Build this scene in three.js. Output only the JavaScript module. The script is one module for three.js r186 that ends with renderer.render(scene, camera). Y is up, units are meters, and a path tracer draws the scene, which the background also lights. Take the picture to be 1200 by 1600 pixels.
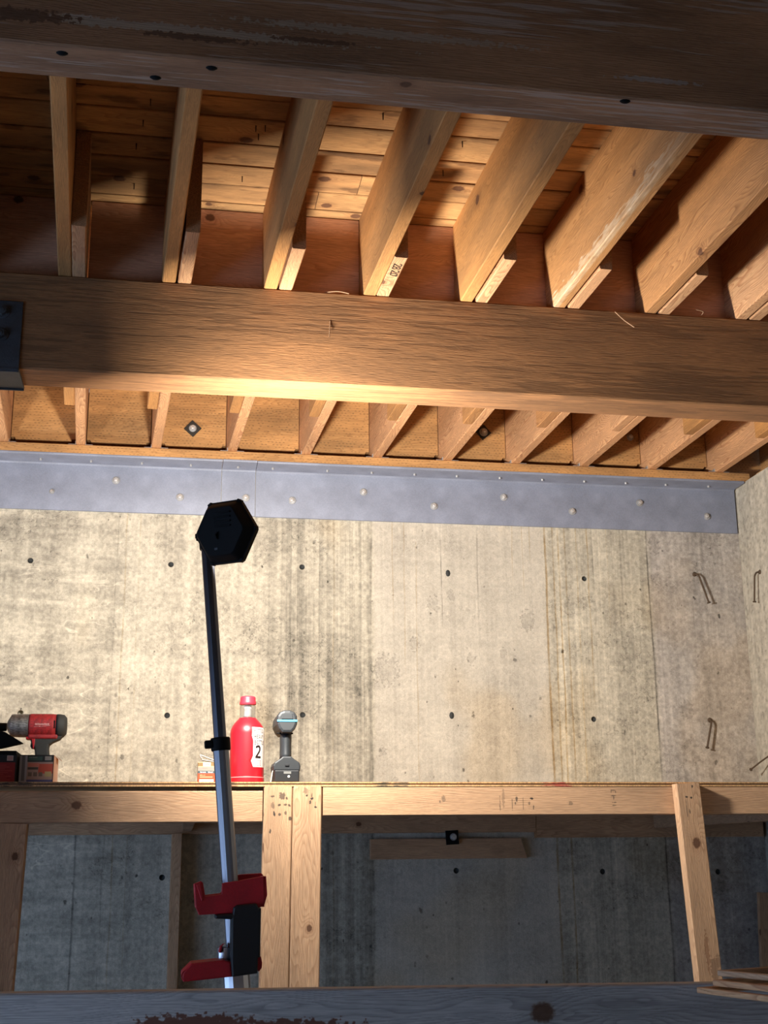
import * as THREE from 'three';
import { RectAreaLightUniformsLib } from 'three/addons/lights/RectAreaLightUniformsLib.js';
import { RoundedBoxGeometry } from 'three/addons/geometries/RoundedBoxGeometry.js';
import { mergeGeometries, mergeVertices, toCreasedNormals } from 'three/addons/utils/BufferGeometryUtils.js';

// ---------------------------------------------------------------- camera, sky, exposure, lamps
const EYE = 1.35;                                  // eye height above the floor
const scene = new THREE.Scene();
const renderer = new THREE.WebGLRenderer({ antialias: true });
renderer.toneMapping = THREE.LinearToneMapping;
renderer.toneMappingExposure = 1.14;
renderer.shadowMap.enabled = true;
renderer.shadowMap.type = THREE.PCFSoftShadowMap;
const camera = new THREE.PerspectiveCamera(2 * Math.atan(800 / 1988.8) * 180 / Math.PI, 0.75, 0.05, 60);
camera.position.set(0, EYE, 0);
camera.rotation.set(0.265713, -0.17191, -0.009703, 'YXZ');
scene.add(camera);
scene.background = new THREE.Color(0.47, 0.69, 1.12).multiplyScalar(3.9);   // overcast daylight seen only through the side opening
RectAreaLightUniformsLib.init();
const LAMP_A = { at: [0.152, 0.835, -3.285], dir: [0.58, 0.11, -0.81], nits: 1130, size: 0.135 };
const LAMP_B = { at: [-1.02, 0.62, -4.05], dir: [0.10, 0.62, -0.78], nits: 240, size: 0.12 };
function areaLight(name, at, dir, nits, size) {
  const l = new THREE.RectAreaLight(0xfff9f0, nits, size, size);
  l.name = name;
  l.position.set(at[0], at[1] + EYE, at[2]);
  l.lookAt(at[0] + dir[0], at[1] + EYE + dir[1], at[2] + dir[2]);
  scene.add(l);
  return l;
}

// ---------------------------------------------------------------- small helpers
function mulberry(a) { return () => { a |= 0; a = a + 0x6D2B79F5 | 0; let t = Math.imul(a ^ a >>> 15, 1 | a); t = t + Math.imul(t ^ t >>> 7, 61 | t) ^ t; return ((t ^ t >>> 14) >>> 0) / 4294967296; }; }
const rnd = mulberry(20240);
const P = (x, y, z) => new THREE.Vector3(x, y + EYE, z);      // y relative to the eye
const mix = (a, b, t) => a + (b - a) * t;
const clamp = (x, a = 0, b = 1) => Math.min(b, Math.max(a, x));
const sstep = (a, b, x) => { const t = clamp((x - a) / (b - a)); return t * t * (3 - 2 * t); };
const TAB = new Float32Array(65536); { const r = mulberry(77); for (let i = 0; i < 65536; i++) TAB[i] = r(); }
function vnoise(x, y, px, py, s) {                 // value noise with whole-number periods px, py
  let ix = Math.floor(x), iy = Math.floor(y); const fx = x - ix, fy = y - iy;
  const ux = fx * fx * (3 - 2 * fx), uy = fy * fy * (3 - 2 * fy);
  ix = ((ix % px) + px) % px; iy = ((iy % py) + py) % py;
  const jx = (ix + 1) % px, jy = (iy + 1) % py;
  const h = (a, b) => TAB[((a * 73 + b * 191 + s * 7919) ^ ((a >> 3) * 1597 + (b >> 2) * 877)) & 65535];
  const a = h(ix, iy), b = h(jx, iy), c = h(ix, jy), d = h(jx, jy);
  return a + (b - a) * ux + (c - a) * uy + (a - b - c + d) * ux * uy;
}
function fbm(x, y, px, py, s, o) { let v = 0, a = 0.5, n = 0; for (let i = 0; i < o; i++) { v += a * vnoise(x, y, px, py, s + i); n += a; a *= 0.5; x *= 2; y *= 2; px *= 2; py *= 2; } return v / n; }
function dataTex(w, h, ch, srgb) {
  const t = new THREE.DataTexture(ch, w, h, THREE.RGBAFormat);
  t.wrapS = t.wrapT = THREE.RepeatWrapping; t.magFilter = THREE.LinearFilter; t.minFilter = THREE.LinearMipmapLinearFilter; t.generateMipmaps = true;
  if (srgb) t.colorSpace = THREE.SRGBColorSpace;
  t.needsUpdate = true;
  return t;
}
// lumber: grain along u (2.4 m), 0.3 m across v
const WL = 2.4, WH = 0.3;
function wood(name, o) {
  const W = 2048, H = 256, c = new Uint8Array(W * H * 4), b = new Uint8Array(W * H * 4), s = o.seed, r = mulberry(s * 131 + 5);
  const knots = (o.knotAt || []).map((q) => q.slice()); for (let i = 0; i < (o.knots || 0); i++) knots.push([r(), 0.1 + 0.8 * r(), 0.007 + 0.008 * r() * (o.knotSize || 1)]);
  const rings = o.rings || 60, L = o.light, D = o.dark, warp = o.warp ?? 2.6;
  for (let j = 0; j < H; j++) for (let i = 0; i < W; i++) {
    const u = i / W, v = j / H;
    let t = rings * v + warp * 4 * (fbm(u * 5, v * 4, 5, 4, s, 3) - 0.5) * 2 + 0.5 * (vnoise(u * 60, v * 30, 60, 30, s + 9) - 0.5), kd = 0, kh = 0;
    for (const [ku, kv, kr] of knots) {
      let du = u - ku; du -= Math.round(du); let dv = v - kv; dv -= Math.round(dv);
      const x = du * WL, y = dv * WH, q = Math.hypot(x * 0.8, y) / kr;
      if (q < 9) { t += Math.sign(y || 1) * 3.2 * Math.exp(-q * q / 7); kd = Math.max(kd, sstep(1.25, 0.75, q + 0.25 * (vnoise(u * 700, v * 90, 700, 90, s + 3) - 0.5))); kh = Math.max(kh, 0.45 * Math.exp(-(q - 1.3) * (q - 1.3) * 1.2)); }
    }
    const ph = t - Math.floor(t), late = Math.pow(ph, 2.2) * (1 - sstep(0.9, 1.0, ph));
    const fibre = fbm(u * 90, v * 256, 90, 256, s + 20, 2) - 0.5, blotch = fbm(u * 8, v * 5, 8, 5, s + 40, 4) - 0.5;
    let m = late * (o.contrast ?? 0.6) + kh * 0.6, dirt = 0, rough = 0;
    if (o.torn) {                                   // torn, weathered saw marks
      const q = fbm(u * 20, v * 48, 20, 48, s + 60, 5) * 0.6 + fbm(u * 4, v * 3, 4, 3, s + 70, 3) * 0.4;
      rough = sstep(o.tornAt ?? 0.54, (o.tornAt ?? 0.54) + 0.09, q) * o.torn; 
    }
    if (o.dirt) dirt = sstep(0.55, 0.75, fbm(u * 24, v * 9, 24, 9, s + 80, 4)) * o.dirt;
    let mk = 0, mkc = [34, 30, 26], st = 0;        // ink, dirt and stain marks at known places, in metres
    if (o.marks) for (const [mu, mv, ru, rv, al, col] of o.marks) {
      let du = u * WL - mu; du -= Math.round(du / WL) * WL; const dv = v * WH - mv, q = Math.hypot(du / ru, dv / rv);
      if (q < 1.6) { const w = q + (fbm(u * 420, v * 60, 420, 60, s + 90, 3) - 0.5) * 1.3, a = sstep(1.05, 0.8, w) * al; if (a > mk) { mk = a; if (col) mkc = col; else mkc = [34, 30, 26]; } }
    }
    if (o.streak) st = o.streak(u * WL, v * WH, fbm(u * 60, v * 40, 60, 40, s + 95, 4));
    let pit = 0;
    if (o.incise) { const row = Math.floor(v * 26), cell = (u * 150 + (row % 2) * 0.5 + 0.3 * TAB[row * 31 & 65535]); const f = cell - Math.floor(cell), g = v * 26 - row; pit = (Math.abs(f - 0.5) < 0.22 && Math.abs(g - 0.5) < 0.12 && TAB[(Math.floor(cell) * 57 + row * 331) & 65535] > 0.35) ? 1 : 0; }
    const f = 1 + fibre * (o.fibre ?? 0.22) + blotch * (o.blotch ?? 0.28);
    const k = (j * W + i) * 4;
    for (let n = 0; n < 3; n++) {
      let x = mix(L[n], D[n], clamp(m)) * f;
      x = mix(x, o.tornColor ? o.tornColor[n] : D[n] * 0.78, rough * 0.8);
      x = mix(x, x * [0.45, 0.4, 0.36][n], dirt);
      x = mix(x, [78, 46, 26][n], kd * 0.78);
      if (mk) x = mix(x, mkc[n], mk);
      if (st) x = mix(x, [222, 208, 184][n] * f, st);
      x *= 1 - 0.22 * pit;
      c[k + n] = clamp(x, 4, 250);
    }
    c[k + 3] = 255;
    const hgt = 150 - late * 40 + fibre * 70 - rough * 90 - pit * 40 + kd * 20;
    b[k] = b[k + 1] = b[k + 2] = clamp(hgt, 0, 255); b[k + 3] = 255;
  }
  const map = dataTex(W, H, c, true), bump = dataTex(W, H, b, false);
  map.repeat.set(1 / WL, 1 / WH); bump.repeat.set(1 / WL, 1 / WH);
  const mat = new THREE.MeshStandardMaterial({ name, map, bumpMap: bump, bumpScale: o.bump ?? 0.0015, roughness: o.rough ?? 0.82 });
  return mat;
}
function endGrain(name, L, D, seed) {
  const W = 256, c = new Uint8Array(W * W * 4);
  for (let j = 0; j < W; j++) for (let i = 0; i < W; i++) {
    const u = i / W, v = j / W, d = Math.hypot((u - 0.5) * 0.3, (v + 0.35) * 0.3) / 0.0048 + 1.4 * fbm(u * 6, v * 6, 6, 6, seed, 3), ph = d - Math.floor(d);
    const m = Math.pow(ph, 2) * 0.8, f = 0.9 + 0.25 * vnoise(u * 128, v * 128, 128, 128, seed + 4), k = (j * W + i) * 4;
    for (let n = 0; n < 3; n++) c[k + n] = clamp(mix(L[n], D[n], m) * f, 3, 250);
    c[k + 3] = 255;
  }
  const map = dataTex(W, W, c, true); map.repeat.set(1 / 0.3, 1 / 0.3);
  return new THREE.MeshStandardMaterial({ name, map, roughness: 0.95 });
}
const M = {
  joist: wood('golden fir joist', { seed: 11, light: [176, 126, 72], dark: [136, 90, 46], knots: 3, warp: 3.2, contrast: 0.55, blotch: 0.36 }),
  joistB: wood('coarse fir joist', { seed: 23, light: [182, 132, 82], dark: [132, 84, 48], knots: 2, rings: 44, warp: 2.0, contrast: 0.8 }),
  joistStreak: wood('golden fir joist with pale streak', { seed: 27, light: [182, 132, 80], dark: [138, 90, 48], knots: 2, rings: 44, warp: 2.6, contrast: 0.7, streak: (x, y, n) => { const e = y < 0.1 ? y : y - 0.3, on = sstep(2.1, 2.2, x) + sstep(0.86, 0.5, x); return on * sstep(-0.034, -0.018, e + (n - 0.5) * 0.07) * sstep(0.02, 0.012, e) * (0.15 + 0.55 * n); } }),
  pale: wood('pale fir joist', { seed: 31, light: [200, 154, 110], dark: [150, 98, 64], knots: 2, rings: 38, warp: 3.6, contrast: 0.8 }),
  plank: wood('plank', { seed: 41, light: [190, 146, 94], dark: [148, 100, 58], knots: 6, warp: 4.0, contrast: 0.5, blotch: 0.5, dirt: 0.25 }),
  plankB: wood('weathered plank', { seed: 47, light: [178, 134, 86], dark: [136, 92, 54], knots: 5, warp: 3.4, contrast: 0.5, blotch: 0.6, dirt: 0.45 }),
  block: wood('red fir blocking', { seed: 53, light: [204, 156, 124], dark: [168, 116, 88], knots: 2, rings: 52, contrast: 0.6 }),
  beam: wood('rough sawn beam', { seed: 61, light: [142, 100, 62], dark: [104, 70, 40], rings: 90, warp: 1.5, contrast: 0.5, torn: 0.45, tornAt: 0.53, bump: 0.0024, blotch: 0.4, fibre: 0.26, rough: 0.9 }),
  beamB: wood('planed beam face', { seed: 67, light: [212, 164, 100], dark: [180, 128, 70], rings: 70, warp: 1.6, contrast: 0.5, knots: 2, blotch: 0.2 }),
  beamOld: wood('old beam', { seed: 71, light: [150, 108, 76], dark: [104, 70, 48], rings: 80, warp: 1.5, contrast: 0.5, torn: 0.7, tornAt: 0.55, tornColor: [176, 160, 150], bump: 0.004, blotch: 0.5, knots: 1, marks: [[.02, .017, .38, .010, .5, [168, 160, 148]], [.42, .285, .26, .010, .45, [168, 160, 148]], [.93, .027, .09, .006, .55, [168, 166, 168]], [2.15, .018, .14, .014, .6, [66, 42, 26]], [.09, .03, .10, .007, .6, [66, 42, 26]], [.30, .014, .08, .006, .55, [66, 42, 26]]] }),
  treated: wood('treated timber', { seed: 83, light: [182, 136, 84], dark: [146, 102, 58], rings: 40, contrast: 0.6, knots: 2, incise: 1, blotch: 0.5, bump: 0.003 }),
  stud: wood('clear stud', { seed: 97, light: [190, 152, 116], dark: [154, 114, 82], knots: 4, rings: 46, warp: 3.0, contrast: 0.7, blotch: 0.22, dirt: 0.1 }),
  studMarked: wood('marked stud', { seed: 131, light: [190, 152, 116], dark: [154, 114, 82], rings: 40, warp: 2.8, contrast: 0.7, blotch: 0.22,
    knotAt: [[.604 / WL, .040 / WH, .012], [.381 / WL, .250 / WH, .0075]],
    marks: [[.75, .1485, .010, .010, .55], [.749, .120, .003, .007, .6], [.744, .163, .005, .003, .7], [.723, .124, .009, .006, .35], [.7245, .1416, .003, .004, .7], [.7255, .159, .003, .006, .6], [.7235, .171, .004, .004, .65], [.699, .1277, .007, .003, .8], [.698, .1436, .0045, .005, .6], [.702, .161, .005, .004, .5], [.686, .175, .0055, .0045, .65], [.65, .117, .006, .003, .6],
      [.764, .2347, .010, .009, .35], [.752, .2366, .003, .003, .8], [.743, .2525, .003, .004, .85], [.752, .2515, .008, .0013, .7], [.732, .247, .0045, .003, .75], [.718, .263, .003, .004, .85], [.727, .2624, .008, .0012, .7],
      [.741, .025, .003, .0035, .8], [.739, .040, .003, .0035, .8], [.772, .047, .005, .004, .8], [.70, .022, .03, .0012, .5], [.70, .03, .008, .002, .5], [.29, .034, .06, .007, .4, [120, 76, 48]], [.24, .05, .035, .012, .4, [96, 70, 52]], [.26, .066, .02, .010, .35, [96, 70, 52]]] }),
  railMarked: wood('stamped rail', { seed: 137, light: [190, 152, 116], dark: [154, 114, 82], rings: 56, warp: 1.0, contrast: 0.7, blotch: 0.2,
    marks: [[-.371, .151, .006, .003, .85], [-.419, .150, .003, .009, .55], [-.423, .165, .002, .005, .5], [-.471, .166, .0015, .022, .4], [-.433, .168, .0015, .018, .4], [-.399, .165, .0012, .02, .35], [-.367, .178, .0015, .008, .6], [-.38, .165, .003, .006, .4], [-.46, .15, .004, .03, .2],
      [-.113, .127, .008, .0016, .45], [-.106, .131, .0016, .004, .45], [-.120, .131, .0016, .004, .45], [-.113, .143, .009, .0018, .5], [-.113, .148, .0018, .006, .5], [-.113, .163, .009, .0018, .5], [-.113, .172, .009, .0018, .4], [-.643, .15, .006, .009, .3], [-.655, .16, .003, .004, .45], [-.25, .165, .009, .007, .3]] }),
  sill: wood('weathered plank rail', { seed: 103, light: [188, 182, 176], dark: [140, 134, 130], knotAt: [[.336, .2, .016]], rings: 40, warp: 3.2, contrast: 0.75, blotch: 0.3, marks: [[.22, .07, .11, .017, .85, [104, 58, 40]], [.36, .078, .14, .015, .85, [104, 58, 40]], [.15, .082, .06, .012, .8, [104, 58, 40]]] }),
  ply: wood('plywood', { seed: 109, light: [198, 156, 104], dark: [160, 116, 70], rings: 20, contrast: 0.4 }),
  end: endGrain('end grain', [186, 140, 94], [130, 84, 50], 5),
};
const std = (name, hex, roughness = 0.6, metalness = 0, extra = {}) => new THREE.MeshStandardMaterial({ name, color: hex, roughness, metalness, ...extra });
function grime(base, seed, amount, scale, size = 0.4) {       // fine speckle and scuffs over one colour
  const W = 256, c = new Uint8Array(W * W * 4), b = new Uint8Array(W * W * 4);
  for (let j = 0; j < W; j++) for (let i = 0; i < W; i++) {
    const u = i / W, v = j / W, n = fbm(u * scale, v * scale, scale, scale, seed, 5) - 0.5, g = vnoise(u * 128, v * 128, 128, 128, seed + 6) - 0.5, k = (j * W + i) * 4;
    for (let q = 0; q < 3; q++) c[k + q] = clamp(base[q] * (1 + amount * (n * 1.4 + g * 0.5)), 2, 252);
    b[k] = b[k + 1] = b[k + 2] = clamp(128 + n * 120 + g * 60, 0, 255); b[k + 3] = c[k + 3] = 255;
  }
  const map = dataTex(W, W, c, true), bump = dataTex(W, W, b, false); map.repeat.set(1 / size, 1 / size); bump.repeat.set(1 / size, 1 / size);
  return { map, bumpMap: bump };
}
M.steel = new THREE.MeshStandardMaterial({ name: 'grey primed steel', ...grime([126, 132, 148], 3, 0.16, 6, 0.35), bumpScale: 0.0006, roughness: 0.5, metalness: 0.05 });
M.galv = std('zinc plated steel', 0xd6d6d4, 0.32, 0.6);
M.washer = std('dull zinc washer', 0x9c9d9e, 0.45, 0.4);
M.blackSteel = new THREE.MeshStandardMaterial({ name: 'dark painted steel', ...grime([58, 62, 66], 9, 0.3, 6, 0.3), bumpScale: 0.001, roughness: 0.6, metalness: 0.1 });
M.plateSteel = std('black steel plate', 0x33302c, 0.6, 0.4);
M.rust = std('rusty tie wire', 0x5a4a3a, 0.75, 0.4);
M.dirt = new THREE.MeshStandardMaterial({ name: 'packed earth', ...grime([92, 80, 66], 21, 0.4, 7, 0.6), bumpScale: 0.01, roughness: 0.95 });
M.black = new THREE.MeshPhysicalMaterial({ name: 'black plastic', color: 0x060606, roughness: 0.75, specularIntensity: 0.4 });
M.rubber = std('dark grey rubber', 0x2b2d2c, 0.75);
M.red = new THREE.MeshStandardMaterial({ name: 'red plastic', ...grime([176, 26, 36], 14, 0.22, 5, 0.2), bumpScale: 0.0004, roughness: 0.5 });
M.redWorn = new THREE.MeshStandardMaterial({ name: 'scuffed red plastic', ...grime([150, 34, 38], 15, 0.5, 9, 0.12), bumpScale: 0.0006, roughness: 0.6 });
M.alu = new THREE.MeshStandardMaterial({ name: 'extruded aluminium', color: 0xb9bbc0, roughness: 0.3, metalness: 1 });
M.aluMid = new THREE.MeshStandardMaterial({ name: 'brushed aluminium', color: 0x8e9096, roughness: 0.42, metalness: 1 });
M.aluDark = new THREE.MeshStandardMaterial({ name: 'aluminium with dark reflection painted in', color: 0x5c5e66, roughness: 0.33, metalness: 1 });  // plain aluminium; dark reflections on the upper pole are put into this colour
M.castAlu = new THREE.MeshStandardMaterial({ name: 'worn cast aluminium', ...grime([128, 128, 126], 18, 0.6, 7, 0.1), bumpScale: 0.001, roughness: 0.45, metalness: 0.7 });
M.toolGrey = std('grey tool plastic', 0x222527, 0.55);
M.toolBlack = std('black tool plastic', 0x17181a, 0.5);
M.blue = std('pale blue stripe', 0x4a8aa4, 0.4);
M.white = std('white card', 0xe8e4da, 0.8);

// ---------------------------------------------------------------- objects
const taken = new Map();
const numbered = (n) => { const k = taken.get(n) ?? 0; taken.set(n, k + 1); return k ? `${n}_${String(k).padStart(3, '0')}` : n; };
const shade = (o) => { o.castShadow = o.receiveShadow = true; return o; };
function tag(o, label, category, group) { o.userData.label = label; o.userData.category = category; if (group) o.userData.group = group; return o; }
function thing(name, label, category, at, group) { const o = new THREE.Group(); o.name = numbered(name); o.position.copy(at); scene.add(o); return tag(o, label, category, group); }
function part(name, geo, mat, parent, at) { const m = shade(new THREE.Mesh(geo, mat)); m.name = name; if (at) m.position.set(...at); parent.add(m); return m; }
function struct(name, geo, mat, at) { const m = shade(new THREE.Mesh(geo, mat)); m.name = name; if (at) m.position.copy(at); m.userData.kind = 'structure'; scene.add(m); return m; }

// a stick of lumber along local x, eased edges, two groups: faces, ends
function lumberGeo(L, w, h, ch = 0.003, seed = rnd(), offset = null) {
  const a = w / 2, b = h / 2, sec = [[-b + ch, -a], [b - ch, -a], [b, -a + ch], [b, a - ch], [b - ch, a], [-b + ch, a], [-b, a - ch], [-b, -a + ch]];   // (y, z)
  const pos = [], nor = [], uv = [], idx = [], ou = offset ? offset[0] : seed * 2.4, ov = offset ? offset[1] : (seed * 37) % 1 * 0.3;
  let per = 0;
  for (let i = 0; i < 8; i++) {
    const p = sec[i], q = sec[(i + 1) % 8], d = Math.hypot(q[0] - p[0], q[1] - p[1]), ny = -(p[1] - q[1]) / d, nz = (p[0] - q[0]) / d, k = pos.length / 3, sy = ny, sz = nz;
    const flip = (sy * (p[0] + q[0]) + sz * (p[1] + q[1])) < 0 ? -1 : 1;
    for (const [x, e, l] of [[-L / 2, p, 0], [L / 2, p, 0], [L / 2, q, d], [-L / 2, q, d]]) { pos.push(x, e[0], e[1]); nor.push(0, sy * flip, sz * flip); uv.push(x + ou, per + l + ov); }
    if (flip > 0) idx.push(k, k + 2, k + 1, k, k + 3, k + 2); else idx.push(k, k + 1, k + 2, k, k + 2, k + 3);
    per += d;
  }
  // make sure winding agrees with the normals
  const chk = (k) => { const A = new THREE.Vector3(pos[idx[k] * 3], pos[idx[k] * 3 + 1], pos[idx[k] * 3 + 2]), B = new THREE.Vector3(pos[idx[k + 1] * 3], pos[idx[k + 1] * 3 + 1], pos[idx[k + 1] * 3 + 2]), C = new THREE.Vector3(pos[idx[k + 2] * 3], pos[idx[k + 2] * 3 + 1], pos[idx[k + 2] * 3 + 2]); const n = B.sub(A).cross(C.sub(A)); const v = idx[k] * 3; return n.x * nor[v] + n.y * nor[v + 1] + n.z * nor[v + 2] > 0; };
  for (let k = 0; k < idx.length; k += 3) if (!chk(k)) [idx[k + 1], idx[k + 2]] = [idx[k + 2], idx[k + 1]];
  const n0 = idx.length;
  for (const s of [-1, 1]) {
    const k = pos.length / 3; for (const [y, z] of sec) { pos.push(s * L / 2, y, z); nor.push(s, 0, 0); uv.push(z + ou, y + ov); }
    for (let i = 1; i < 7; i++) if (s > 0) idx.push(k, k + i, k + i + 1); else idx.push(k, k + i + 1, k + i);
  }
  for (let k = n0; k < idx.length; k += 3) if (!chk(k)) [idx[k + 1], idx[k + 2]] = [idx[k + 2], idx[k + 1]];
  const g = new THREE.BufferGeometry();
  g.setAttribute('position', new THREE.Float32BufferAttribute(pos, 3)); g.setAttribute('normal', new THREE.Float32BufferAttribute(nor, 3)); g.setAttribute('uv', new THREE.Float32BufferAttribute(uv, 2));
  g.setIndex(idx); g.addGroup(0, n0, 0); g.addGroup(n0, idx.length - n0, 1);
  return g;
}
// from A to B (world points, centre line); h is measured along "up", w across
function lumber(name, A, B, w, h, mat, end = M.end, up = new THREE.Vector3(0, 1, 0), ch = 0.003, offset = null) {
  const x = B.clone().sub(A), L = x.length(); x.normalize();
  const z = x.clone().cross(up).normalize(), y = z.clone().cross(x);
  const m = shade(new THREE.Mesh(lumberGeo(L, w, h, ch, rnd(), offset), [mat, end]));
  m.position.copy(A).add(B).multiplyScalar(0.5); m.quaternion.setFromRotationMatrix(new THREE.Matrix4().makeBasis(x, y, z));
  m.name = numbered(name); scene.add(m);
  return m;
}
function boxUV(g, s = 1, ou = 0, ov = 0) {         // planar uv in metres from the normal
  const p = g.attributes.position, n = g.attributes.normal, uv = new Float32Array(p.count * 2);
  for (let i = 0; i < p.count; i++) { const ax = Math.abs(n.getX(i)), ay = Math.abs(n.getY(i)), az = Math.abs(n.getZ(i)); const q = az >= ax && az >= ay ? [p.getX(i), p.getY(i)] : ax >= ay ? [p.getZ(i), p.getY(i)] : [p.getX(i), p.getZ(i)]; uv[2 * i] = q[0] * s + ou; uv[2 * i + 1] = q[1] * s + ov; }
  g.setAttribute('uv', new THREE.BufferAttribute(uv, 2)); return g;
}
const box = (w, h, d, r = 0.002) => boxUV(new RoundedBoxGeometry(w, h, d, 2, Math.min(r, w / 2.1, h / 2.1, d / 2.1)));
function extr(points, depth, bevel = 0.0015, holes = []) {   // outline in x,y; front face at z = 0, going back
  const s = new THREE.Shape(points.map(([x, y]) => new THREE.Vector2(x, y)));
  for (const [x, y, r] of holes) { const h = new THREE.Path(); h.absarc(x, y, r, 0, Math.PI * 2, true); s.holes.push(h); }
  const g = new THREE.ExtrudeGeometry(s, { depth: depth - 2 * bevel, bevelEnabled: bevel > 0, bevelSize: bevel, bevelThickness: bevel, bevelOffset: -bevel, bevelSegments: 2, curveSegments: 20 });
  g.translate(0, 0, -depth + bevel); return g;
}
const lathe = (pts, seg = 32) => new THREE.LatheGeometry(pts.map(([r, y]) => new THREE.Vector2(r, y)), seg);
function canvasMat(name, w, h, draw, extra = {}) {
  const c = document.createElement('canvas'); c.width = w; c.height = h; const g = c.getContext('2d'); draw(g, w, h);
  const t = new THREE.CanvasTexture(c); t.colorSpace = THREE.SRGBColorSpace; t.wrapS = t.wrapT = THREE.ClampToEdgeWrapping;
  return new THREE.MeshStandardMaterial({ name, map: t, roughness: 0.6, ...extra });
}

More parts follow.
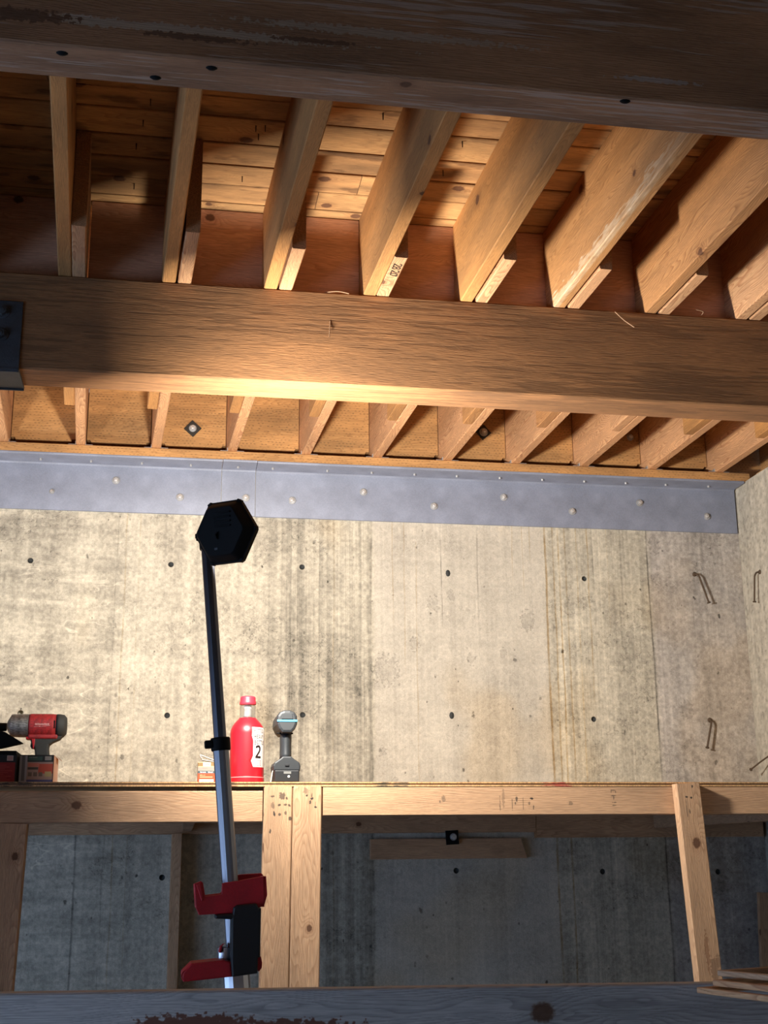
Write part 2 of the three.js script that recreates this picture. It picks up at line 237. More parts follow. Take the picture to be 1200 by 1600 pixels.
// ---------------------------------------------------------------- concrete
const WX0 = -0.9, WX1 = 2.5, WY0 = -0.62, WY1 = 1.594;
function turned(x, y, s, o) { let v = 0, a = .5, n = 0; for (let i = 0; i < o; i++) { v += a * vnoise(x + 512, y + 512, 16384, 16384, s + i); n += a; a *= .55; const q = x * 1.62 - y * 1.21; y = x * 1.21 + y * 1.62 + 17.3; x = q + 9.1; } return v / n; }
function concreteWall() {
  const W = 2048, H = 1332, c = new Uint8Array(W * H * 4), b = new Uint8Array(W * H * 4), r = mulberry(515);
  const sx = (WX1 - WX0) / W, sy = (WY1 - WY0) / H;
  // form-board seams and stained runs: x at top, width, strength, y from, y to, colour (0 dark, 1 rust)
  const lines = [[-0.175, .004, .35, -.6, 1.6, 1], [-0.21, .003, .3, -.6, 1.6, 0], [-.315, .005, .8, -.62, .2, 0], [-.12, .003, .2, -.6, 1.6, 1], [.17, .003, .15, 0, 1.6, 0], [.50, .003, .25, -.6, 1.6, 0], [.838, .006, .5, -.6, 1.6, 0],
    [1.14, .003, .55, .9, 1.6, 0], [1.30, .004, .4, .8, 1.6, 0], [1.455, .003, .3, 1.1, 1.6, 1], [1.50, .003, .35, 1.05, 1.6, 1], [1.535, .003, .4, 1.2, 1.6, 1],
    [1.60, .006, .75, -.6, 1.6, 1], [1.635, .005, .5, .1, 1.6, 1], [1.66, .004, .7, -.6, 1.6, 1], [1.69, .005, .45, .1, 1.6, 1], [1.74, .004, .4, .2, 1.6, 1], [1.79, .004, .6, .6, 1.6, 1], [1.815, .003, .4, .9, 1.6, 0], [1.88, .003, .35, .9, 1.6, 1], [1.94, .003, .25, .8, 1.6, 0],
    [2.065, .005, .8, -.6, 1.6, 0], [2.26, .003, .2, .7, 1.6, 0], [.62, .004, .25, -.6, 1.5, 0], [.68, .004, .25, -.6, 1.5, 1], [.93, .003, .3, .9, 1.5, 1], [.98, .003, .3, .7, 1.5, 1], [1.03, .003, .3, .2, 1.3, 1]];
  const chips = []; 
  for (let i = 0; i < 260; i++) chips.push([mix(WX0, WX1, r()), mix(WY0, WY1, r()), 0.003 + 0.009 * r() * r(), r()]);
  for (const q of [[1.51, .97, .03, .1], [1.10, 1.03, .026, .2], [1.02, .86, .02, .3], [1.26, .80, .018, .4], [1.40, .83, .014, .1], [1.45, .80, .012, .6], [.90, .75, .05, .5], [.93, .30, .016, .3], [.88, .42, .016, .7], [2.1, 1.32, .03, .4], [2.3, 1.22, .02, .4], [2.2, .60, .03, .2], [1.18, 1.07, .018, .8], [.33, .9, .02, .4], [-.22, .92, .02, .5], [1.78, 1.06, .018, .4], [1.83, .84, .01, .3]]) chips.push(q);
  const grid = new Map(); for (const q of chips) { const R = q[2] * 1.6; for (let gx = Math.floor((q[0] - R) / .05); gx <= Math.floor((q[0] + R) / .05); gx++) for (let gy = Math.floor((q[1] - R) / .05); gy <= Math.floor((q[1] + R) / .05); gy++) { const k = gx * 1000 + gy; if (!grid.has(k)) grid.set(k, []); grid.get(k).push(q); } }
  const colX = new Float32Array(W), colS = new Float32Array(W);
  for (let i = 0; i < W; i++) { const x = WX0 + (i + .5) * sx; colX[i] = fbm(x * 26 + 90, 3.3, 4096, 64, 5, 4) - .5; colS[i] = vnoise(x * 260 + 900, 7.7, 4096, 64, 9) - .5; }
  for (let j = 0; j < H; j++) {
    const y = WY0 + (j + .5) * sy;
    for (let i = 0; i < W; i++) {
      const x = WX0 + (i + .5) * sx;
      // panels between seams differ in tone
      const smooth = sstep(.84, .86, x) * sstep(1.62, 1.58, x), left = sstep(-.1, -.25, x), dark = sstep(.36, .5, x) * sstep(.842, .83, x), right = sstep(2.05, 2.09, x), brown = sstep(1.6, 1.66, x) * sstep(2.05, 1.95, x);
      const big = fbm(x * 1.7 + 40, y * 1.5 + 40, 512, 512, 1, 4) - .5, mid = turned(x * 9, y * 8, 2, 4) - .5, fine = turned(x * 85, y * 85, 3, 3) - .5;
      const streak = fbm(x * 62 + 70, y * 1.6 + 70, 8192, 512, 4, 3) - .5, hor = fbm(x * 6 + 80, y * 44 + 80, 1024, 8192, 6, 4) - .5, grit = vnoise(x * 420 + 99, y * 420 + 99, 16384, 16384, 8) - .5;
      let v = 1 + big * .14 + mid * mix(.17, .09, smooth) + fine * mix(.30, .14, smooth) + grit * .12;
      v += streak * mix(.20, .08, smooth) * (1 + dark * .7) * (1 - left * .5) + colX[i] * (.08 + dark * .13 + brown * .08) + colS[i] * (.04 + .07 * (dark + brown)) + hor * (.08 + .26 * left);
      v -= dark * .12 + right * .02 - smooth * .03;
      // darker weathered blotches, mortar-poor patches
      const bl = sstep(.53, .66, turned(x * 5, y * 7, 21, 5)) * (1 - smooth * .6);
      const craze = Math.abs(turned(x * 42, y * 48, 61, 3) - .5), scratch = Math.abs(turned(x * mix(5, 9, smooth), y * mix(16, 7, smooth), 71, 3) - .5), cz = sstep(.022, .006, craze) * (.12 + .88 * bl);
      v -= bl * .05 + cz * .20; const sc = sstep(.012, .003, scratch) * sstep(.45, .6, turned(x * 3, y * 4, 81, 2)) * (.35 + left); v += sc * .13;
      let rust = sstep(.55, .75, fbm(x * 3 + 20, y * 2 + 20, 512, 512, 31, 3)) * .25, h = 128 - cz * 50 + sc * 40 + mid * 40 + fine * 60 + grit * 40 + streak * 40;
      for (const [lx, lw, ls, y0, y1, ru] of lines) {
        if (x < lx - lw - .006 || x > lx + lw + .006 || y < y0 || y > y1) continue;
        const dx = Math.abs(x - lx - .006 * (vnoise(y * 6 + lx * 50 + 60, 2.2, 512, 64, 41) - .5) - .0015 * (vnoise(y * 50 + 60 + lx * 9, 5.2, 4096, 64, 43) - .5));
        if (dx < lw && y > y0 && y < y1) { const q = Math.min(1, 1.35 * (1 - dx / lw)) * ls * (.25 + .95 * vnoise(y * 16 + lx * 77 + 60, 1.1, 1024, 64, 47)) * sstep(y0, y0 + .12, y); if (ru) { rust += q * .9; v -= q * .22; } else v -= q * .42; h -= q * 60; }
      }
      const cell = grid.get(Math.floor(x / .05) * 1000 + Math.floor(y / .05));
      if (cell) for (const [cx, cy, cr, k] of cell) {
        const wob = fbm(x * 110 + 60 + k * 40, y * 110 + 60, 8192, 8192, 51, 2), q = Math.hypot((x - cx) * (1 + k * .4), (y - cy) * (.8)) / cr + (wob - .5) * 1.7;
        if (q < 1) { if (cr > .012) { v = mix(v, v * (.92 + (wob - .5) * .1), .7); if (q > .8) v -= .09; h -= 40; } else { v -= sstep(1, .3, q) * (.18 + .4 * k * k); h -= sstep(1, .4, q) * 90; } }
      }
      const o = (j * W + i) * 4; v = clamp(v, .15, 1.28);
      c[o] = clamp((176 - 4 * right) * v + rust * 6, 0, 250); c[o + 1] = clamp((169 - 4 * right) * v - rust * 14, 0, 250); c[o + 2] = clamp((152 + 4 * right + 3 * smooth) * v - rust * 40, 0, 250);
      b[o] = b[o + 1] = b[o + 2] = clamp(h, 0, 255); c[o + 3] = b[o + 3] = 255;
    }
  }
  const map = dataTex(W, H, c, true), bump = dataTex(W, H, b, false);
  for (const t of [map, bump]) { t.wrapS = t.wrapT = THREE.MirroredRepeatWrapping; t.repeat.set(1 / (WX1 - WX0), 1 / (WY1 - WY0)); t.offset.set(-WX0 / (WX1 - WX0), -WY0 / (WY1 - WY0)); }
  return new THREE.MeshStandardMaterial({ name: 'board marked concrete', map, bumpMap: bump, bumpScale: 0.0035, roughness: 0.92 });
}
function concretePlain() {
  const W = 768, c = new Uint8Array(W * W * 4), b = new Uint8Array(W * W * 4);
  for (let j = 0; j < W; j++) for (let i = 0; i < W; i++) {
    const u = i / W, v = j / W, big = fbm(u * 4, v * 4, 4, 4, 2, 4) - .5, f = fbm(u * 90, v * 90, 90, 90, 3, 3) - .5, s = fbm(u * 80, v * 3, 80, 3, 4, 3) - .5, pit = sstep(.78, .84, vnoise(u * 150, v * 150, 150, 150, 7));
    const k = 1 + big * .25 + f * .3 + s * .2 - pit * .1, o = (j * W + i) * 4;
    c[o] = clamp(174 * k, 0, 250); c[o + 1] = clamp(167 * k, 0, 250); c[o + 2] = clamp(151 * k, 0, 250); b[o] = b[o + 1] = b[o + 2] = clamp(140 + f * 80 + s * 40 - pit * 40, 0, 255); c[o + 3] = b[o + 3] = 255;
  }
  const map = dataTex(W, W, c, true), bump = dataTex(W, W, b, false); map.repeat.set(1 / 1.5, 1 / 1.5); bump.repeat.set(1 / 1.5, 1 / 1.5);
  return new THREE.MeshStandardMaterial({ name: 'plain concrete', map, bumpMap: bump, bumpScale: 0.003, roughness: 0.93 });
}
M.wall = concreteWall(); M.concrete = concretePlain();

// ---------------------------------------------------------------- the room
const XL = -2.8, XR = 2.5, ZB = -5.16, ZF = 1.4, TOP = 1.594, DECK = 1.918;
{ // back wall: a face course with the open form-tie holes, and the wall behind it
  const holes = [[.008, 1.17], [.547, 1.175], [1.772, 1.159], [.014, .556], [.554, .563], [1.782, .556], [.016, -.063], [.55, -.06], [1.175, -.05], [1.786, -.06], [2.284, -.066], [-.55, 1.17], [-.55, .56]].map(([x, y]) => [x, y, .0115]);
  const f = extr([[XL, -EYE], [XR, -EYE], [XR, TOP], [XL, TOP]], .035, 0, holes); f.translate(0, 0, ZB);
  const g = boxUV(new THREE.BoxGeometry(XR - XL, TOP + EYE, .2).toNonIndexed()); g.translate((XL + XR) / 2, (TOP - EYE) / 2, ZB - .135);
  const pos = f.attributes.position, uv = f.attributes.uv; for (let i = 0; i < pos.count; i++) uv.setXY(i, pos.getX(i), pos.getY(i));
  const w = struct('wall_back', mergeGeometries([f.index ? f.toNonIndexed() : f, g]), M.wall, P(0, 0, 0));
  for (const [x, y, z] of holes.slice(0, 12)) { const p = part('tie_hole_plug', lathe([[0, 0], [.0045, .001], [.0075, .004], [.0113, .006]], 14), M.rubber, w, [x, y, ZB - .012]); p.rotation.x = Math.PI / 2; }
  for (const [x, y] of [[1.169, 1.166], [1.171, .566]]) { const p = part('tie_hole_patch', lathe([[0, .004], [.006, .0035], [.011, .001], [.015, 0]], 9), M.rubber, w, [x, y, ZB]); p.rotation.x = Math.PI / 2; p.scale.set(.7, 1, 1); }
}
const wallBox = (w, h, d) => boxUV(new THREE.BoxGeometry(w, h, d), 1, .3, .7);
struct('wall_right', wallBox(.2, TOP + EYE, ZF - ZB + .4), M.concrete, P(XR + .1, (TOP - EYE) / 2, (ZB + ZF) / 2));
struct('wall_front', wallBox(XR - XL, DECK + EYE, .2), M.concrete, P((XL + XR) / 2, (DECK - EYE) / 2, ZF + .1));
{ // left wall with the wide doorway that lets the daylight in
  const z0 = -3.7, z1 = .5, hd = .32, parts = [];
  const put = (y0, y1, za, zb) => { const g = wallBox(.2, y1 - y0, zb - za); g.translate(XL - .1, (y0 + y1) / 2, (za + zb) / 2); parts.push(g); };
  put(-EYE, DECK, ZB - .2, z0); put(-EYE, DECK, z1, ZF + .2); put(hd, DECK, z0, z1);
  struct('wall_left', mergeGeometries(parts), M.concrete, P(0, 0, 0));
}
struct('floor', wallBox(XR - XL + .4, .15, ZF - ZB + .4), M.dirt, P((XL + XR) / 2, -EYE - .075, (ZB + ZF) / 2));
// deck boards over the joists
const ceiling = struct('ceiling', wallBox(XR - XL + .6, .05, ZF - ZB + .6), M.plankB, P((XL + XR) / 2, DECK + .045, (ZB + ZF) / 2));
{
  let z = -5.14, n = 0; const edge = [-3.498, -3.388, -3.279, -3.158, -3.032, -2.938, -2.83, -2.722, -2.612, -2.50, -2.39, -2.28, -2.17, -2.06];
  const rows = []; for (let k = 0; k < 15; k++) rows.push([-5.14 + k * .1095, -5.14 + (k + 1) * .1095]);
  for (let k = 0; k + 1 < edge.length; k++) rows.push([edge[k], edge[k + 1]]);
  for (let q = -2.06; q < ZF - .1; q += .22) rows.push([q, q + .22]);
  for (const [za, zb] of rows) {
    const cut = XL + .6 + rnd() * 3.6, gap = 0.003 + (rnd() < .3 ? .007 : .002) * rnd() + (Math.abs(zb + 3.158) < .01 ? .010 : 0), drop = rnd() * .010;
    for (const [xa, xb] of [[XL, cut - .001], [cut + .001, XR + .1]]) {
      const m = shade(new THREE.Mesh(lumberGeo(xb - xa, zb - za - gap, .02, .0025), [rnd() < .6 ? M.plank : M.plankB, M.end]));
      m.name = 'plank'; m.position.set((xa + xb) / 2 - ceiling.position.x, DECK + EYE + .010 - drop * .5 - ceiling.position.y, (za + zb) / 2 - ceiling.position.z); ceiling.add(m); n++;
    }
  }
}

for (const [x, z] of [[.19, -3.06], [.215, -3.055], [.20, -3.10], [.17, -3.33], [.52, -2.95], [-.11, -3.08], [-.13, -3.20], [-.09, -2.98], [-.14, -3.42], [.74, -3.21], [.76, -3.05], [.215, -2.88]]) part('nail', new THREE.CylinderGeometry(.0022, .0014, .022, 6), M.rust, ceiling, [x - ceiling.position.x, DECK - .010 + EYE - ceiling.position.y, z - ceiling.position.z]);
// ---------------------------------------------------------------- beams
const JB = 1.632, JH = .286;
{
  const b2 = tag(lumber('timber_beam', P(XL, 1.486, -3.54), P(XR + .15, 1.486, -3.54), .14, .292, M.beam, M.end, undefined, .004), 'thick rough-sawn brown timber beam crossing the middle of the ceiling', 'beam');
  const fib = (a, b, c, d, t) => { const g = new THREE.TubeGeometry(new THREE.CatmullRomCurve3([P(...a), P(...b), P(...c)]), 8, t, 5); g.translate(-b2.position.x, -b2.position.y, -b2.position.z); const m = part('splinter', g, M.stud, b2); m.userData.label = 'pale torn splinter'; };
  fib([1.335, 1.628, -3.468], [1.36, 1.60, -3.463], [1.39, 1.575, -3.457], 0, .0018);
  fib([.446, 1.54, -3.470], [.444, 1.51, -3.465], [.442, 1.483, -3.460], 0, .0016);
  fib([.43, 1.634, -3.475], [.47, 1.633, -3.461], [.50, 1.626, -3.456], 0, .0015);
  fib([1.62, 1.636, -3.475], [1.625, 1.645, -3.465], [1.60, 1.65, -3.462], 0, .0012);
  // lower face of this beam is planed: a thin lacing board nailed on
  const old = tag(lumber('timber_beam', P(XL, 1.486, -1.993), P(XR + .15, 1.486, -1.993), .096, .292, M.beamOld, M.end, undefined, .004, [0, 0]), 'dark near timber beam across the top of the view', 'beam');
  for (const [x, z] of [[-.212, -1.967], [.043, -1.97], [-.054, -2.014], [.797, -1.955]]) { const p = part('knot_hole', lathe([[0, .004], [.004, .003], [.007, 0]], 10), M.black, old, [x - old.position.x, -.146, z - old.position.z]); p.rotation.x = Math.PI; p.scale.x = 1.5; }
}

// ---------------------------------------------------------------- floor joists
const upper = [[-.93, -.90], [-.628, -.585], [-.325, -.271], [-.022, .019], [.276, .3085], [.57, .602], [.871, .894], [1.167, 1.183], [1.458, 1.474], [1.76, 1.773], [2.062, 2.072], [2.36, 2.366]];  // x at z -3.465 and at -2.46
const lower = [[-.892, -.975, 3.17], [-.588, -.672, 3.165], [-.285, -.370, 3.16], [.016, -.0675, 3.15], [.313, .2425, 3.203], [.606, .5495, 3.213], [.912, .852, 3.18], [1.2035, 1.1535, 3.197], [1.497, 1.4535, 3.193], [1.80, 1.7595, 3.19], [2.10, 2.07, 3.19], [2.398, 2.3815, 3.19]];
const noteU = { 2: 'narrow shadowed golden joist, leftmost of those above the brown beam', 3: 'golden joist second from the left above the brown beam, seen almost edge on', 4: 'golden joist third from the left above the brown beam, knotted near its lower end', 5: 'golden joist above the brown beam, beside the lap end marked with figures', 6: 'smooth yellowish joist fifth from the left above the brown beam', 7: 'broad golden joist with a pale whitish strip worn along its lower edge', 8: 'coarse-grained lit joist, second from the right above the brown beam', 9: 'reddish joist at the right edge above the brown beam', 1: 'golden joist beyond the left edge above the brown beam', 0: 'golden joist farthest left above the brown beam', 10: 'golden joist beyond the right edge above the brown beam', 11: 'golden joist farthest right above the brown beam' };
const jy = JB + JH / 2 - .0005;
upper.forEach(([xb, xa], i) => {
  const far = lower[i][0] + (lower[i][1] - lower[i][0]) * (4.578 - 3.465) / 1.575 - .0392, at = (z) => xa + (far - xa) * (-2.46 - z) / (4.578 - 2.46);
  const j = tag(lumber('floor_joist', P(at(-4.578), jy, -4.578), P(at(-1.93), jy, -1.93), .0385, JH - .001, i === 7 ? M.joistStreak : i === 8 ? M.joistB : i === 9 ? M.pale : M.joist, M.end, undefined, .003, i === 7 ? [0, 0] : null), noteU[i], 'joist', 'floor joists of the near span');
});
const noteL = ['pale joist farthest left over the steel angle', 'pale joist at the left edge behind the brown beam', 'narrow pale joist behind the beam with its lap in deep shadow', 'pale joist left of the diamond washer plate', 'wavy-grained pale joist right of the diamond washer plate', 'pale joist whose lap end carries handwritten figures', 'pale joist above the steel angle, between the marked joist and the bolt', 'pale joist just left of the bolt in the shaded bay', 'striped pale joist just right of the bolt in the shaded bay', 'pale joist third from the right wall over the steel angle', 'pinkish joist second from the right wall over the steel angle', 'pinkish joist nearest the right concrete wall over the steel angle'];
const marked = [];
lower.forEach(([xb, xw, zf], i) => {
  const at = (z) => xb + (xw - xb) * (-3.465 - z) / (5.04 - 3.465);
  const j = tag(lumber('floor_joist', P(at(-5.2), jy, -5.2), P(at(-zf), jy, -zf), .0385, JH - .001, M.pale, M.end), noteL[i], 'joist', 'floor joists of the far span');
  for (const s of [-1, 1]) {           // framing clip at the foot on each side
    const g = mergeGeometries([box(.03, .003, .03, .0008).translate(0, .0015, 0), box(.003, .016, .03, .0008).translate(-s * .0145, .008, 0)]);
    const m = part('framing_clip', g, M.galv, j); m.position.copy(P(at(-5.065) + s * .034, JB, -5.065)).sub(j.position); m.position.applyQuaternion(j.quaternion.clone().invert()); m.quaternion.copy(j.quaternion).invert();
  }
  if (i === 5) marked.push(j, at);
});
{ // the figures on the bottom of one lap end
  const [j, at] = marked;
  const mat = canvasMat('ink', 256, 128, (g, w, h) => { g.clearRect(0, 0, w, h); g.strokeStyle = '#2a1c0e'; g.lineWidth = 13; g.lineCap = g.lineJoin = 'round';
    const two = (x) => { g.beginPath(); g.moveTo(x, 36); g.bezierCurveTo(x + 8, 8, x + 44, 12, x + 38, 44); g.bezierCurveTo(x + 34, 70, x + 4, 84, x - 2, 104); g.bezierCurveTo(x + 14, 90, x + 30, 112, x + 50, 98); g.stroke(); };
    two(14); g.beginPath(); g.ellipse(90, 42, 17, 22, .2, 0, 7); g.stroke(); g.beginPath(); g.ellipse(88, 86, 19, 22, .1, 0, 7); g.stroke();
    two(142); g.beginPath(); g.ellipse(216, 64, 19, 40, .15, 0, 7); g.stroke(); g.beginPath(); g.moveTo(244, 24); g.lineTo(247, 38); g.stroke(); }, { transparent: true, roughness: .8 });
  const m = part('ink_figures', new THREE.PlaneGeometry(.085, .034), mat, j);
  const c = P(at(-3.30), JB - .0006, -3.292); m.userData.label = 'handwritten ink figures 28 20';
  const w = new THREE.Matrix4().makeBasis(new THREE.Vector3(0, 0, -1), new THREE.Vector3(1, 0, 0), new THREE.Vector3(0, -1, 0));   // reads along the joist, facing down
  const inv = j.quaternion.clone().invert();
  m.position.copy(c.sub(j.position).applyQuaternion(inv)); m.quaternion.copy(inv).multiply(new THREE.Quaternion().setFromRotationMatrix(w));
}
// blocking between the joists over the brown beam
const noteB = ['far left end', 'left end', 'darkest bay at the left', 'dark bay behind the leftmost lap end', 'bay left of the knotted third joist', 'bay left of the figure-marked lap end', 'bay right of the figure-marked lap end', 'bay left of the pale-edged joist', 'bay right of the pale-edged joist', 'bay next to the right edge', 'bay beyond the right edge'];
for (let i = 0; i < upper.length - 1; i++) {
  const xa = lower[i][0] + .02, xb = upper[i + 1][0] - .027;
  tag(lumber('blocking_board', P(xa, JB + .141, -3.555), P(xb, JB + .141, -3.555), .038, .281, M.block, M.end), `red-brown blocking board over the brown beam in the ${noteB[i]}`, 'blocking', 'blocking boards over the beam');
}
// rim blocks between the joists over the foundation wall
const noteR = ['farthest left bay', 'leftmost bay with the lit triangle', 'second bay from the left edge', 'bay with the diamond washer plate', 'bay right of the diamond washer plate', 'bay with a dark smudge mid-board', 'bay two left of the shaded bolt', 'bay with the shaded bolt', 'bay right of the shaded bolt', 'bay two from the right wall', 'last bay before the right wall'];
function boltHead(parent, x, y, z, r, dir, washerR, mat = M.galv) {         // dir: unit vector the head points to; parent is unrotated
  const q = new THREE.Quaternion().setFromUnitVectors(new THREE.Vector3(0, 1, 0), dir);
  const hex = new THREE.CylinderGeometry(r, r * 1.04, r * 1.1, 6); hex.translate(0, r * .55 + .003, 0); const flat = hex.toNonIndexed(); flat.computeVertexNormals();
  const tip = lathe([[0, r * 1.55], [r * .5, r * 1.5], [r * .58, r * 1.4], [r * .58, r]], 12);
  const b = part('bolt', mergeGeometries([flat, tip.toNonIndexed()]), mat, parent, [x, y, z]); b.quaternion.copy(q);
  if (washerR) part('washer', lathe([[0, .003], [washerR * .94, .003], [washerR, .002], [washerR, 0]], 24), mat === M.galv ? M.washer : mat, b);
  return b;
}
const TOWARD = new THREE.Vector3(0, 0, 1), DOWN = new THREE.Vector3(0, -1, 0);
for (let i = 0; i < lower.length - 1; i++) {
  const at = (q) => q[0] + (q[1] - q[0]) * (5.12 - 3.465) / 1.575, xa = at(lower[i]) + .022, xb = at(lower[i + 1]) - .022, w = xb - xa, y0 = JB + .036, y1 = DECK - .002, c = .018, n = .009;
  const t = thing('rim_block', `orange-brown treated rim block in the ${noteR[i]} above the steel`, 'blocking', P((xa + xb) / 2, y0, -5.12), 'treated rim blocks');
  const g = extr([[-w / 2, n], [-w / 2 + c * .7, n], [-w / 2 + c, 0], [w / 2 - c, 0], [w / 2 - c * .7, n], [w / 2, n], [w / 2, y1 - y0], [-w / 2, y1 - y0]], .04, .0015);
  const uv = g.attributes.uv, o = rnd() * 2, p = rnd(); for (let k = 0; k < uv.count; k++) uv.setXY(k, uv.getX(k) + o, uv.getY(k) + p);
  part('board', g, M.treated, t);
  if (i === 3) { const s = part('washer_plate', box(.052, .052, .007, .001), M.plateSteel, t, [.078 - (xa + xb) / 2, 1.746 - y0, .0035]); s.rotation.z = Math.PI / 4 + .06; boltHead(t, .078 - (xa + xb) / 2, 1.746 - y0, .007, .0105, TOWARD, .016); }
  if (i === 7) { boltHead(t, 1.332 - (xa + xb) / 2, 1.79 - y0, .006, .012, TOWARD, .019); part('washer_plate', box(.05, .05, .006, .001), M.plateSteel, t, [1.332 - (xa + xb) / 2, 1.79 - y0, .003]).rotation.z = .7; }
  if (i === 9) { boltHead(t, 2.005 - (xa + xb) / 2, 1.80 - y0, 0, .01, TOWARD, .016); }
}
tag(lumber('rim_board', P(XL, 1.775, -5.22), P(XR + .3, 1.775, -5.22), .04, .28, M.treated, M.end), 'long treated rim board behind the rim blocks', 'board');
{ const s = lumber('sill_plate', P(XL, 1.613, -5.17), P(XR + .02, 1.613, -5.17), .25, .038, M.treated, M.end); tag(s, 'long brown treated sill plate lying on the steel angle under the joists', 'plate'); }
tag(lumber('sill_plate', P(XR + .12, 1.613, -5.04), P(XR + .12, 1.613, 1.3), .14, .038, M.treated, M.end), 'brown treated sill plate on top of the right concrete wall', 'plate');
tag(lumber('rim_board', P(XR + .17, 1.775, -5.19), P(XR + .17, 1.775, 1.3), .04, .28, M.treated, M.end), 'brown rim board standing on the right wall plate', 'board');

// ---------------------------------------------------------------- steel angle bolted to the wall
const bolts = [[-.482, 1.459, 0], [-.228, 1.516], [.035, 1.454], [.307, 1.462], [.501, 1.458], [.806, 1.507], [1.112, 1.456], [1.422, 1.508], [1.729, 1.456], [2.041, 1.506], [2.351, 1.455], [-.8, 1.456], [-1.1, 1.51]];
const screws = [-.53, -.33, -.125, .075, .27, .415, .645, .835, 1.02, 1.205, 1.395, 1.585, 1.775, 1.965, 2.15, 2.35];
[[XL + .05, .204, 'long left length of grey steel angle bolted under the joists, reaching from the left edge'], [.206, .346, 'short grey steel splice piece above the work light, between two long angles'], [.348, 2.492, 'long right length of grey steel angle bolted under the joists, ending at the corner']].forEach(([xa, xb, label], k) => {
  const t = thing('steel_angle', label, 'steel angle', P((xa + xb) / 2, 1.382, ZB + .001)), w = xb - xa, d = k === 1 ? .0015 : 0, prof = [];
  // L profile, (z toward the room, y): rounded heel
  const s = new THREE.Shape(); s.moveTo(0, 0); s.lineTo(.008, 0); s.quadraticCurveTo(.010, 0, .010, .002); s.lineTo(.010, .192); s.quadraticCurveTo(.011, .201, .020, .202); s.lineTo(.112, .202); s.quadraticCurveTo(.115, .2025, .115, .206); s.lineTo(.115, .2115); s.lineTo(0, .2115); s.closePath();
  const g = new THREE.ExtrudeGeometry(s, { depth: w, bevelEnabled: false, curveSegments: 8 }); g.rotateY(-Math.PI / 2); g.translate(w / 2, d, 0);
  // rotateY(-90): shape x -> z, extrusion -> -x
  part('angle_body', boxUV(toCreasedNormals(g, .6), 1, k * .37, .2), M.steel, t);
  for (const [x, y, n] of bolts) if (x > xa && x < xb) { const b = boltHead(t, x - t.position.x, y - 1.382, .010, n === 0 ? .006 : .0095, TOWARD, n === 0 ? .011 : .0165); b.rotation.z += rnd() * .3; }
  for (const x of screws) if (x > xa && x < xb) boltHead(t, x - t.position.x, .202, .055, .0045, DOWN, .006);
});
{ // steel strap seat at the left end of the brown beam, and the post under it
  const t = thing('column_cap', 'dark steel column cap wrapped under the brown beam at the left edge', 'bracket', P(-.62, 1.33, -3.54));
  part('side_plate', box(.37, .215, .006, .0015), M.blackSteel, t, [0, .1025, .0735]);
  part('side_plate', box(.37, .215, .006, .0015), M.blackSteel, t, [0, .1025, -.0735]);
  part('seat_plate', box(.37, .009, .158, .0015), M.blackSteel, t, [0, .0052, -.001]);
  for (const [x, y, r] of [[.13, .175, .013], [.13, .105, .013], [0, .175, .013], [0, .105, .013]]) boltHead(t, x, y, .0765, r, TOWARD, .021, M.blackSteel);
  tag(lumber('timber_post', P(-.733, -EYE, -3.54), P(-.733, 1.33, -3.54), .14, .14, M.beamOld, M.end, new THREE.Vector3(0, 0, 1)), 'timber post under the column cap beyond the left edge', 'post');
}

// ---------------------------------------------------------------- shelf on the wall
{
  const t = thing('plywood_shelf', 'plywood shelf top with worn layered front edge along the concrete wall', 'shelf', P(0, .206, 0));
  const spots = [[-.43, .05, [30, 24, 20]], [-.385, .035, [34, 28, 22]], [.648, .04, [40, 46, 40]], [.705, .04, [44, 50, 46]], [1.175, .06, [150, 40, 40]], [1.21, .03, [150, 50, 46]], [.2, .02, [60, 40, 30]]];
  const edge = (light, dark, seed) => canvasMat('ply edge', 2048, 16, (g, w, h) => {
    const r = mulberry(seed); for (let x = 0; x < w; x++) { const f = .85 + .3 * r(); for (let y = 0; y < h; y++) { const q = f * (.9 + .2 * r()); g.fillStyle = `rgb(${light.map((a, n) => Math.round(mix(a, dark[n], r() * .6) * q)).join()})`; g.fillRect(x, y, 1, 1); } }
    for (const [sx, sw, col] of spots) { g.fillStyle = `rgba(${col.join()},.6)`; for (let k = 0; k < 9; k++) { const x = ((sx + (r() - .5) * sw) + 2.2) / 4.69 * w; g.beginPath(); g.ellipse(x, h * (.3 + .6 * r()), 2 + 4 * r(), 3, 0, 0, 7); g.fill(); } } });
  const mats = [edge([206, 166, 116], [170, 124, 78], 3), edge([118, 84, 54], [84, 58, 36], 5), edge([200, 156, 104], [160, 112, 68], 7)];
  [[0, .0042, 0], [.0042, .0048, .0025], [.0090, .0040, .0008]].forEach(([y, h, back], k) => {
    const g = new THREE.BoxGeometry(4.69, h, 1.34); g.translate(.145, y + h / 2, -4.47 - back / 2 - (k === 1 ? .001 : 0));
    const u = g.attributes.uv; // front face keeps 0..1, top and bottom take metres
    for (let q = 8; q < 16; q++) u.setXY(q, g.attributes.position.getX(q), g.attributes.position.getZ(q));
    part('ply_layer', g, [M.ply, M.ply, M.ply, M.ply, mats[k], M.ply], t);
  });
}
const FZ = -3.82;
tag(lumber('shelf_rail', P(-2.2, .149, FZ), P(.293, .149, FZ), .038, .089, M.stud, M.end), 'horizontal timber rail under the left part of the shelf, behind the work light pole', 'rail', 'shelf front rails');
tag(lumber('shelf_rail', P(.470, .1635, FZ), P(2.48, .1635, FZ), .038, .0845, M.railMarked, M.end, undefined, .003, [0, 0]), 'long horizontal timber rail under the right part of the shelf', 'rail', 'shelf front rails');
const ZUP = new THREE.Vector3(1, 0, 0);
